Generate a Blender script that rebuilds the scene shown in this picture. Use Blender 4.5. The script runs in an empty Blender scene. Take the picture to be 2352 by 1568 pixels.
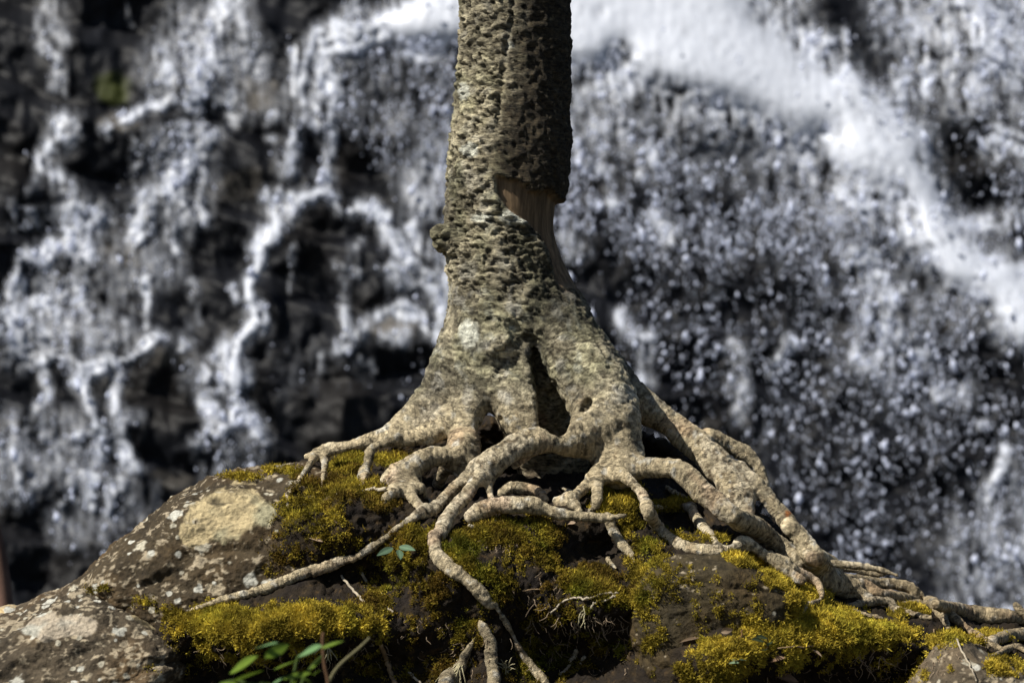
import bpy, math, random
import numpy as np
from mathutils import Vector
from mathutils.bvhtree import BVHTree

rng = np.random.default_rng(7)
random.seed(7)
S = bpy.context.scene
COL = S.collection

# ---------------------------------------------------------------- camera, sky, sun, exposure
CAMY = -5.9
cam = bpy.data.cameras.new("camera")
cam.lens = 85.0
cam.sensor_width = 36.0
cam.clip_end = 400
cam.dof.use_dof = True
cam.dof.focus_distance = 5.66
cam.dof.aperture_fstop = 3.4
camo = bpy.data.objects.new("camera", cam)
camo.location = (0, CAMY, 0)
camo.rotation_euler = (math.radians(90), 0, 0)
COL.objects.link(camo)
S.camera = camo

SUN = Vector((-0.72, -0.38, 0.92)).normalized()      # towards the sun
world = bpy.data.worlds.new("World")
S.world = world
world.use_nodes = True
nt = world.node_tree
bg = nt.nodes["Background"]
sky = nt.nodes.new("ShaderNodeTexSky")
sky.sky_type = 'NISHITA'
sky.sun_disc = False
sky.sun_elevation = math.asin(SUN.z)
sky.sun_rotation = math.atan2(SUN.x, SUN.y)
nt.links.new(sky.outputs[0], bg.inputs[0])
bg.inputs[1].default_value = 0.05
sl = bpy.data.lights.new("sun", 'SUN')
sl.energy = 5.0
sl.angle = math.radians(0.5)
sl.color = (1.0, 0.95, 0.86)
so = bpy.data.objects.new("sun", sl)
so.rotation_euler = SUN.to_track_quat('Z', 'Y').to_euler()
so.location = (-4, -4, 6)
COL.objects.link(so)
S.view_settings.view_transform = 'Standard'
S.view_settings.look = 'None'
S.view_settings.gamma = 1.0
S.view_settings.exposure = 0.55
S.cycles.max_bounces = 6
S.cycles.transparent_max_bounces = 8

# ---------------------------------------------------------------- maths helpers
def _hash(ix, iy, iz, seed):
    h = (ix.astype(np.uint32) * np.uint32(374761393) + iy.astype(np.uint32) * np.uint32(668265263)
         + iz.astype(np.uint32) * np.uint32(2147483647) + np.uint32(seed) * np.uint32(1274126177))
    h = (h ^ (h >> np.uint32(13))) * np.uint32(1274126177)
    h = h ^ (h >> np.uint32(16))
    return h

_G = rng.normal(size=(256, 3))
_G /= np.linalg.norm(_G, axis=1)[:, None]
_G = _G.astype(np.float32)

def perlin(P, seed=0):
    P = np.asarray(P, np.float32)
    i = np.floor(P).astype(np.int64)
    f = (P - i).astype(np.float32)
    u = f * f * f * (f * (f * 6 - 15) + 10)
    out = 0
    for dx in (0, 1):
        wx = u[:, 0] if dx else 1 - u[:, 0]
        for dy in (0, 1):
            wy = u[:, 1] if dy else 1 - u[:, 1]
            for dz in (0, 1):
                wz = u[:, 2] if dz else 1 - u[:, 2]
                g = _G[_hash(i[:, 0] + dx, i[:, 1] + dy, i[:, 2] + dz, seed) & np.uint32(255)]
                d = g[:, 0] * (f[:, 0] - dx) + g[:, 1] * (f[:, 1] - dy) + g[:, 2] * (f[:, 2] - dz)
                out = out + wx * wy * wz * d
    return out * 1.6

def fbm(P, oct=4, seed=0, lac=2.03, gain=0.5):
    P = np.asarray(P, np.float32)
    a, s, t = 1.0, 0, 0.0
    for o in range(oct):
        s = s + a * perlin(P, seed + o * 17)
        t += a
        a *= gain
        P = P * lac
    return s / t

def ridged(P, oct=4, seed=0):
    P = np.asarray(P, np.float32)
    a, s, t = 1.0, 0, 0.0
    for o in range(oct):
        s = s + a * (1 - 2 * np.abs(perlin(P, seed + o * 13)))
        t += a
        a *= 0.5
        P = P * 2.1
    return s / t

def sstep(a, b, x):
    t = np.clip((x - a) / (b - a), 0, 1)
    return t * t * (3 - 2 * t)

def fw(px, py, y):
    """2352-wide picture coordinates at depth y -> place in the world"""
    k = (y - CAMY) / -CAMY * 1.063e-3
    return np.stack([(np.asarray(px) - 1176.0) * k, np.asarray(y) + 0 * np.asarray(px), (784.0 - np.asarray(py)) * k], -1)

def wf(P):
    k = -CAMY / (P[:, 1] - CAMY) / 1.063e-3
    return 1176.0 + P[:, 0] * k, 784.0 - P[:, 2] * k

VIEWS = {'F': (0, 0, 1 / 1.063), 'Z3': (650, 950, 3.485), 'Z4': (1250, 950, 3.136), 'Z6': (450, 1300, 3.36), 'Z7': (1000, 1250, 3.36),
         'Z8': (1600, 1250, 2.613), 'Z5': (0, 1100, 2.765),
         'B1': (0, 0, 2.138), 'B2': (0, 550, 2.138), 'B3': (1350, 0, 2.045), 'B4': (1350, 650, 1.844)}
def toF(view, pts):
    ox, oy, s = VIEWS[view]
    if view == 'F':
        return [tuple(p) for p in pts]
    return [((ox + p[0] / s) / 1.063, (oy + p[1] / s) / 1.063) + tuple(q / s / 1.063 if i == 0 else q for i, q in enumerate(p[2:])) for p in pts]

def catmull(P, n):
    P = np.asarray(P, float)
    if len(P) == 2:
        t = np.linspace(0, 1, n + 1)[:, None]
        return P[0] * (1 - t) + P[1] * t
    Q = np.vstack([2 * P[0] - P[1], P, 2 * P[-1] - P[-2]])
    out = []
    t = np.linspace(0, 1, n, endpoint=False)[:, None]
    for i in range(1, len(Q) - 2):
        a, b, c, d = Q[i - 1], Q[i], Q[i + 1], Q[i + 2]
        out.append(0.5 * (2 * b + (c - a) * t + (2 * a - 5 * b + 4 * c - d) * t * t + (3 * b - a - 3 * c + d) * t ** 3))
    out.append(P[-1:])
    return np.vstack(out)

# ---------------------------------------------------------------- mesh helpers
def mesh_data(name, V, F, mat=None, smooth=True, cols=None, floats=None, normals=None):
    V = np.ascontiguousarray(V, np.float32)
    F = np.ascontiguousarray(F, np.int32)
    n = F.shape[1]
    me = bpy.data.meshes.new(name)
    me.vertices.add(len(V))
    me.vertices.foreach_set('co', V.ravel())
    me.loops.add(F.size)
    me.loops.foreach_set('vertex_index', F.ravel())
    me.polygons.add(len(F))
    me.polygons.foreach_set('loop_start', np.arange(0, F.size, n, dtype=np.int32))
    me.polygons.foreach_set('loop_total', np.full(len(F), n, np.int32))
    me.polygons.foreach_set('use_smooth', np.full(len(F), smooth, bool))
    me.update(calc_edges=True)
    me.validate()
    if cols is not None:
        a = me.attributes.new('col', 'FLOAT_COLOR', 'POINT')
        c = np.ones((len(V), 4), np.float32)
        c[:, :3] = np.clip(cols, 0, 1)
        a.data.foreach_set('color', c.ravel())
    for k, v in (floats or {}).items():
        a = me.attributes.new(k, 'FLOAT', 'POINT')
        a.data.foreach_set('value', np.ascontiguousarray(v, np.float32))
    if normals is not None:
        me.normals_split_custom_set_from_vertices(normals.tolist())
    if mat:
        me.materials.append(mat)
    return me

def link(name, data, parent=None, label=None, cat=None, group=None, kind=None):
    o = bpy.data.objects.new(name, data)
    COL.objects.link(o)
    if parent:
        o.parent = parent
    for k, v in (('label', label), ('category', cat), ('group', group), ('kind', kind)):
        if v:
            o[k] = v
    return o

def vnormals(V, F):
    N = np.zeros_like(V)
    if F.shape[1] == 4:
        n = np.cross(V[F[:, 2]] - V[F[:, 0]], V[F[:, 3]] - V[F[:, 1]])
    else:
        n = np.cross(V[F[:, 1]] - V[F[:, 0]], V[F[:, 2]] - V[F[:, 0]])
    for a in range(3):
        acc = np.zeros(len(V))
        for c in range(F.shape[1]):
            acc += np.bincount(F[:, c], n[:, a], len(V))
        N[:, a] = acc
    return N / np.maximum(np.linalg.norm(N, axis=1), 1e-12)[:, None]

def grid_faces(nu, nv, wrap=False):
    i, j = np.meshgrid(np.arange(nu if wrap else nu - 1), np.arange(nv - 1), indexing='ij')
    i2 = (i + 1) % nu
    return np.stack([i * nv + j, i2 * nv + j, i2 * nv + j + 1, i * nv + j + 1], -1).reshape(-1, 4)

def tube(P, R, sides=6, V0=0):
    """tapered tube with pointed caps; returns verts, quads"""
    P = np.asarray(P, float)
    R = np.asarray(R, float)
    T = np.gradient(P, axis=0)
    T /= np.maximum(np.linalg.norm(T, axis=1), 1e-9)[:, None]
    up = np.array([0.13, 0.97, 0.2])
    A = np.cross(T, up); A /= np.maximum(np.linalg.norm(A, axis=1), 1e-9)[:, None]
    B = np.cross(T, A)
    P = np.vstack([P[:1] - T[:1] * R[0] * .5, P, P[-1:] + T[-1:] * R[-1] * .5])
    A = np.vstack([A[:1], A, A[-1:]]); B = np.vstack([B[:1], B, B[-1:]])
    R = np.concatenate([[R[0] * .15], R, [R[-1] * .15]])
    th = np.arange(sides) / sides * 2 * np.pi
    V = P[None] + (np.cos(th)[:, None, None] * A[None] + np.sin(th)[:, None, None] * B[None]) * R[None, :, None]
    n = len(P)
    V = V.reshape(-1, 3)
    return V, grid_faces(sides, n, True) + V0

def merge(parts):
    Vs, Fs, o = [], [], 0
    for V, F in parts:
        Vs.append(V); Fs.append(F + o); o += len(V)
    return np.vstack(Vs), np.vstack(Fs)

# ---------------------------------------------------------------- materials
def mat_new(name):
    m = bpy.data.materials.new(name)
    m.use_nodes = True
    t = m.node_tree
    b = t.nodes['Principled BSDF']
    return m, t, b

def nod(t, kind, **kw):
    n = t.nodes.new(kind)
    for k, v in kw.items():
        if k.startswith('i_'):
            n.inputs[int(k[2:]) if k[2:].isdigit() else k[2:].replace('_', ' ')].default_value = v
        else:
            setattr(n, k, v)
    return n

def col_mat(name, rough=0.85, spec=0.25, nscale=220, lo=0.65, hi=1.35, bump=0.5, bdist=0.004, stretch=(1, 1, 1), trans=0.0, rot=(0, 0, 0), nrough=.65, mlo=.3, mhi=.7):
    """vertex base colour x fine procedural grain, with a fine bump"""
    m, t, b = mat_new(name)
    L = t.links.new
    at = nod(t, 'ShaderNodeAttribute', attribute_name='col')
    tc = nod(t, 'ShaderNodeTexCoord')
    mp = nod(t, 'ShaderNodeMapping')
    mp.inputs['Scale'].default_value = stretch
    mp.inputs['Rotation'].default_value = rot
    L(tc.outputs['Object'], mp.inputs[0])
    n = nod(t, 'ShaderNodeTexNoise', i_Scale=nscale, i_Detail=6.0, i_Roughness=nrough)
    L(mp.outputs[0], n.inputs['Vector'])
    mr = nod(t, 'ShaderNodeMapRange')
    mr.inputs[1].default_value = mlo; mr.inputs[2].default_value = mhi
    mr.inputs[3].default_value = lo; mr.inputs[4].default_value = hi
    L(n.outputs[0], mr.inputs[0])
    mx = nod(t, 'ShaderNodeVectorMath', operation='SCALE')
    L(at.outputs['Color'], mx.inputs[0]); L(mr.outputs[0], mx.inputs['Scale'])
    L(mx.outputs[0], b.inputs['Base Color'])
    b.inputs['Roughness'].default_value = rough
    b.inputs['Specular IOR Level'].default_value = spec
    if bump:
        bp = nod(t, 'ShaderNodeBump', i_Strength=bump, i_Distance=bdist)
        L(n.outputs[0], bp.inputs['Height'])
        L(bp.outputs[0], b.inputs['Normal'])
    if trans:
        tr = nod(t, 'ShaderNodeBsdfTranslucent')
        L(mx.outputs[0], tr.inputs[0])
        ms = nod(t, 'ShaderNodeMixShader', i_0=trans)
        L(b.outputs[0], ms.inputs[1]); L(tr.outputs[0], ms.inputs[2])
        L(ms.outputs[0], t.nodes['Material Output'].inputs[0])
    return m

M_bark = col_mat('bark', nscale=52, lo=.1, hi=2.0, bump=1.0, bdist=.022, nrough=.75, stretch=(1, 1, 3.0), mlo=.36, mhi=.64, rot=(0, .22, 0))
M_root = col_mat('root_bark', nscale=95, lo=.5, hi=1.35, bump=.8, bdist=.008)
def root_mat():
    m, t, b = mat_new('root_bark')
    L = t.links.new
    at = nod(t, 'ShaderNodeAttribute', attribute_name='col')
    ar = nod(t, 'ShaderNodeAttribute', attribute_name='arc')
    tc = nod(t, 'ShaderNodeTexCoord')
    sx = nod(t, 'ShaderNodeSeparateXYZ'); L(tc.outputs['Object'], sx.inputs[0])
    def mul(sock, k):
        q = nod(t, 'ShaderNodeMath', operation='MULTIPLY'); L(sock, q.inputs[0]); q.inputs[1].default_value = k
        return q.outputs[0]
    sm = nod(t, 'ShaderNodeMath', operation='ADD'); L(sx.outputs[1], sm.inputs[0]); L(sx.outputs[2], sm.inputs[1])
    cv = nod(t, 'ShaderNodeCombineXYZ')
    L(mul(ar.outputs['Fac'], 150), cv.inputs[0]); L(mul(sx.outputs[0], 34), cv.inputs[1]); L(mul(sm.outputs[0], 34), cv.inputs[2])
    n1 = nod(t, 'ShaderNodeTexNoise', i_Scale=1.0, i_Detail=6.0, i_Roughness=.7); L(cv.outputs[0], n1.inputs['Vector'])
    n2 = nod(t, 'ShaderNodeTexNoise', i_Scale=120.0, i_Detail=5.0, i_Roughness=.7); L(tc.outputs['Object'], n2.inputs['Vector'])
    mr = nod(t, 'ShaderNodeMapRange')
    for i, v in ((1, .33), (2, .58), (3, .2), (4, 1.35)): mr.inputs[i].default_value = v
    L(n1.outputs[0], mr.inputs[0])
    m2 = nod(t, 'ShaderNodeMapRange')
    for i, v in ((1, .34), (2, .56), (3, .66), (4, 1.14)): m2.inputs[i].default_value = v
    L(n2.outputs[0], m2.inputs[0])
    mm = nod(t, 'ShaderNodeMath', operation='MULTIPLY'); L(mr.outputs[0], mm.inputs[0]); L(m2.outputs[0], mm.inputs[1])
    mx = nod(t, 'ShaderNodeVectorMath', operation='SCALE'); L(at.outputs['Color'], mx.inputs[0]); L(mm.outputs[0], mx.inputs['Scale'])
    L(mx.outputs[0], b.inputs['Base Color'])
    ad = nod(t, 'ShaderNodeMath', operation='ADD'); L(n1.outputs[0], ad.inputs[0]); L(n2.outputs[0], ad.inputs[1])
    bp = nod(t, 'ShaderNodeBump', i_Strength=1.0, i_Distance=.009); L(ad.outputs[0], bp.inputs['Height']); L(bp.outputs[0], b.inputs['Normal'])
    b.inputs['Roughness'].default_value = .8; b.inputs['Specular IOR Level'].default_value = .25
    return m
M_root = root_mat()
M_wood = col_mat('weathered_wood', nscale=90, lo=.5, hi=1.5, bump=.5, stretch=(1, 1, .12))
M_rock = col_mat('lichen_rock', nscale=120, lo=.6, hi=1.4, bump=.7, bdist=.006)
M_soil = col_mat('soil', nscale=160, lo=.5, hi=1.5, bump=.8, bdist=.008)
M_moss = col_mat('moss', nscale=60, lo=.7, hi=1.3, bump=0, rough=.9, spec=.1, trans=.3)
M_twig = col_mat('twig', nscale=300, lo=.6, hi=1.3, bump=.3)
M_leaf = col_mat('leaf', nscale=60, lo=.85, hi=1.15, bump=0, rough=.6, spec=.15, trans=.35)
M_cliff = col_mat('wet_rock', nscale=8, lo=.6, hi=1.4, bump=.6, bdist=.03, rough=.55, spec=.15)

m, t, b = mat_new('white_water')
b.inputs['Base Color'].default_value = (0.68, 0.73, 0.88, 1)
b.inputs['Roughness'].default_value = 0.25
tr = nod(t, 'ShaderNodeBsdfTranslucent'); tr.inputs[0].default_value = (0.68, 0.73, 0.88, 1)
ms = nod(t, 'ShaderNodeMixShader', i_0=.25)
t.links.new(b.outputs[0], ms.inputs[1]); t.links.new(tr.outputs[0], ms.inputs[2])
t.links.new(ms.outputs[0], t.nodes['Material Output'].inputs[0])
M_drop = m

m, t, b = mat_new('falling_water')
b.inputs['Base Color'].default_value = (0.50, 0.53, 0.60, 1)
b.inputs['Roughness'].default_value = 0.5
at = nod(t, 'ShaderNodeAttribute', attribute_name='veil')
tp = nod(t, 'ShaderNodeBsdfTransparent')
ms = nod(t, 'ShaderNodeMixShader')
t.links.new(at.outputs['Fac'], ms.inputs[0])
t.links.new(tp.outputs[0], ms.inputs[1]); t.links.new(b.outputs[0], ms.inputs[2])
t.links.new(ms.outputs[0], t.nodes['Material Output'].inputs[0])
M_veil = m

m, t, b = mat_new('pool_water')
b.inputs['Base Color'].default_value = (0.02, 0.03, 0.035, 1)
b.inputs['Roughness'].default_value = 0.12
nz = nod(t, 'ShaderNodeTexNoise', i_Scale=3.0, i_Detail=4.0)
bp = nod(t, 'ShaderNodeBump', i_Strength=.5, i_Distance=.05)
t.links.new(nz.outputs[0], bp.inputs['Height']); t.links.new(bp.outputs[0], b.inputs['Normal'])
M_pool = m

# ---------------------------------------------------------------- cliff and waterfall
YC = 9.0
KC = (YC - CAMY) / -CAMY * 1.063e-3                 # metres per F pixel at the cliff
gx = np.concatenate([np.arange(-2600, -420, 40.0), np.arange(-420, 2780, 7.0), np.arange(2780, 5000, 40.0)])                      # F picture columns
gz = np.concatenate([np.arange(-1500, -380, 40.0), np.arange(-380, 1960, 7.0)])
GX, GZ = np.meshgrid(gx, gz, indexing='ij')
veil = np.zeros_like(GX); drop = np.zeros_like(GX)

def blur(A, n):
    if n < 1: return A
    k = np.exp(-0.5 * (np.arange(-3 * n, 3 * n + 1) / n) ** 2); k /= k.sum()
    for ax in (0, 1):
        A = np.apply_along_axis(lambda v: np.convolve(np.pad(v, 3 * n, mode='edge'), k, 'valid'), ax, A)
    return A

def region(view, pts, v, d, soft=3, mul=False):
    global veil, drop
    P = np.array([p[:2] for p in toF(view, pts)])
    ins = np.zeros(GX.shape, bool)
    for (x0, y0), (x1, y1) in zip(P, np.roll(P, -1, 0)):
        c = ((y0 > GZ) != (y1 > GZ)) & (GX < (x1 - x0) * (GZ - y0) / (y1 - y0 + 1e-9) + x0)
        ins ^= c
    m = blur(ins.astype(float), soft)
    if mul:
        veil = veil * (1 - m * (1 - v)); drop = drop * (1 - m * (1 - d))
    else:
        veil = np.maximum(veil, m * v); drop = np.maximum(drop, m * d)

def stream(view, pts, w, v, d=None):
    global veil, drop
    P = np.array([p[:2] for p in toF(view, pts)])
    s = VIEWS[view][2] * 1.063
    if len(P) > 1: P = catmull(P, 5)
    else: P = np.vstack([P, P + .1])
    P = P + 0
    wid = w / s
    bx0, bx1, by0, by1 = P[:, 0].min() - 4 * wid - 60, P[:, 0].max() + 4 * wid + 60, P[:, 1].min() - 4 * wid - 60, P[:, 1].max() + 4 * wid + 60
    i0, i1 = np.searchsorted(gx, [bx0, bx1]); j0, j1 = np.searchsorted(gz, [by0, by1])
    if i1 <= i0 or j1 <= j0: return
    sl = (slice(i0, i1), slice(j0, j1))
    X, Z = GX[sl], GZ[sl]
    T = np.gradient(P, axis=0); T /= np.linalg.norm(T, axis=1)[:, None] + 1e-9
    Nn = np.stack([-T[:, 1], T[:, 0]], -1)
    u = np.arange(len(P)) * .35
    m = np.zeros(X.shape)
    for k in range(6):
        o = rng.normal(0, .42) + .55 * perlin(np.stack([u, 0 * u + k * 3.7, 0 * u + len(P) + w * .1], -1), 77)
        Q = P + Nn * (o * wid)[:, None]
        best = np.full(X.shape, 1e9)
        for a, b_ in zip(Q[:-1], Q[1:]):
            ab = b_ - a
            tt = np.clip(((X - a[0]) * ab[0] + (Z - a[1]) * ab[1]) / (ab @ ab + 1e-9), 0, 1)
            best = np.minimum(best, np.hypot(X - a[0] - tt * ab[0], Z - a[1] - tt * ab[1]))
        best = (best + WOB[sl] * 8).clip(0) / wid
        m = np.maximum(m, rng.uniform(.6, 1) * np.exp(-(best / rng.uniform(.22, .5)) ** 2))
        m = np.maximum(m, .30 * np.exp(-(best / .9) ** 2))
    m = np.clip(m * 1.25, 0, 1)
    veil[sl] = np.maximum(veil[sl], m * v)
    drop[sl] = np.maximum(drop[sl], m * (v if d is None else d))

WOB = fbm(np.stack([GX.ravel() / 60, GZ.ravel() / 110, 0 * GX.ravel()], -1), 3, 5).reshape(GX.shape)

GX0, GZ0 = GX, GZ
_q = np.stack([GX.ravel() / 90, GZ.ravel() / 120, 0 * GX.ravel() + 3.3], -1)
GX = GX + 26 * fbm(_q, 4, 6).reshape(GX.shape) * 1.6
GZ = GZ + 20 * fbm(_q + 9, 4, 7).reshape(GX.shape) * 1.6
# broad veils and sprays
region('B1', [(900, 0), (1300, 0), (1330, 170), (1500, 290), (1400, 480), (1050, 500), (740, 530), (720, 320), (860, 170)], 0.27, 0.30)
region('B1', [(720, 700), (1130, 660), (1090, 1000), (950, 1283), (640, 1283), (720, 900)], 0.22, 0.30)
region('B1', [(1150, 420), (1450, 400), (1480, 600), (1150, 640)], 0.10, 0.13)
region('B1', [(1750, 280), (2200, 270), (2352, 230), (2500, 400), (2500, 1283), (2150, 1250), (2000, 900), (1850, 720), (1700, 600)], 0.11, 0.53)
region('B1', [(2120, 780), (2400, 600), (2420, 1283), (2120, 1200), (2050, 950)], 0.36, 0.51)
region('B1', [(2000, 40), (2600, -60), (2600, 260), (2150, 290), (1900, 200)], 1.0, .7)
region('B2', [(480, 40), (900, 0), (1010, 250), (720, 460), (470, 400)], 0.16, 0.21)
region('B2', [(0, 430), (430, 410), (700, 500), (690, 640), (330, 700), (180, 710), (-200, 700), (-200, 460)], 0.36, 0.42)
region('B2', [(180, 200), (450, 230), (440, 420), (240, 430)], 0.36, 0.38)
region('B2', [(-200, 980), (500, 980), (700, 1300), (560, 1490), (300, 1400), (150, 1470), (-200, 1380)], 0.24, 0.42)
region('B2', [(850, 620), (1000, 640), (1140, 800), (1050, 900), (900, 760)], 0.18, 0.21)
region('B2', [(1050, 1100), (1380, 1080), (1430, 1300), (1040, 1420)], 0.13, 0.30)
region('B2', [(300, 1380), (800, 1350), (900, 1500), (700, 1700), (250, 1650)], 0.14, 0.30)
region('B2', [(1300, 500), (2000, 660), (2000, 900), (1350, 900)], 0.04, 0.09)
region('B3', [(-700, -700), (1300, -700), (2600, 300), (2600, 1500), (2500, 4000), (-700, 4000)], .03, .36, 6)
region('B3', [(-100, 450), (600, 600), (1050, 800), (1600, 1000), (1850, 1432), (1000, 1432), (-100, 1300)], .06, .62, 6)
region('B3', [(-400, -300), (850, -300), (950, 30), (1180, 190), (1420, 380), (1660, 610), (1780, 800), (1900, 1050), (1960, 1260), (1780, 1220), (1620, 980), (1300, 760), (1050, 590), (700, 440), (400, 390), (60, 330), (-400, 200)], 1.45, .5, 10)
region('B3', [(-400, -300), (1000, -300), (1250, 150), (1700, 620), (1950, 1000), (1900, 1150), (1500, 1050), (1150, 800), (800, 600), (500, 640), (-100, 700)], .62, .55, 14)
region('B3', [(1550, -200), (2700, -200), (2700, 500), (2100, 620), (1700, 500), (1600, 250)], .42, .5, 5)
region('B4', [(1150, -100), (1800, 0), (1900, 300), (1700, 700), (1400, 620), (1250, 300)], .15, .75, 8)
region('B4', [(1850, 1000), (2300, 900), (2300, 1700), (1750, 1600)], .26, .5, 7)
# dark gaps
region('B3', [(1290, -100), (1500, -100), (1640, 330), (1720, 520), (1900, 700), (2080, 1000), (2000, 1150), (1880, 860), (1700, 620), (1480, 380), (1340, 180)], .12, .25, 3, True)
region('B3', [(1800, 560), (2080, 620), (2200, 900), (2050, 1100), (1900, 850)], .2, .3, 4, True)
region('B3', [(2080, 950), (2240, 930), (2260, 1060), (2120, 1080)], .2, .3, 3, True)
region('B3', [(2100, 1180), (2300, 1160), (2400, 1432), (2250, 1400)], .25, .3, 4, True)
for q in ((230, 70, 60, .35), (330, 250, 90, .4), (260, 540, 55, .45), (1390, 650, 90, .6), (560, 270, 50, .6), (520, 600, 70, .5)):
    region('B3', [(q[0] + q[2] * math.cos(k), q[1] + q[2] * math.sin(k)) for k in np.arange(0, 6.28, .6)], q[3], .7, 3, True)
region('B4', [(-200, -100), (300, -100), (420, 150), (430, 560), (800, 900), (500, 900), (-200, 500)], .3, .6, 5, True)
region('B4', [(480, 450), (800, 480), (820, 800), (600, 800)], .35, .7, 6, True)
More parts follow.
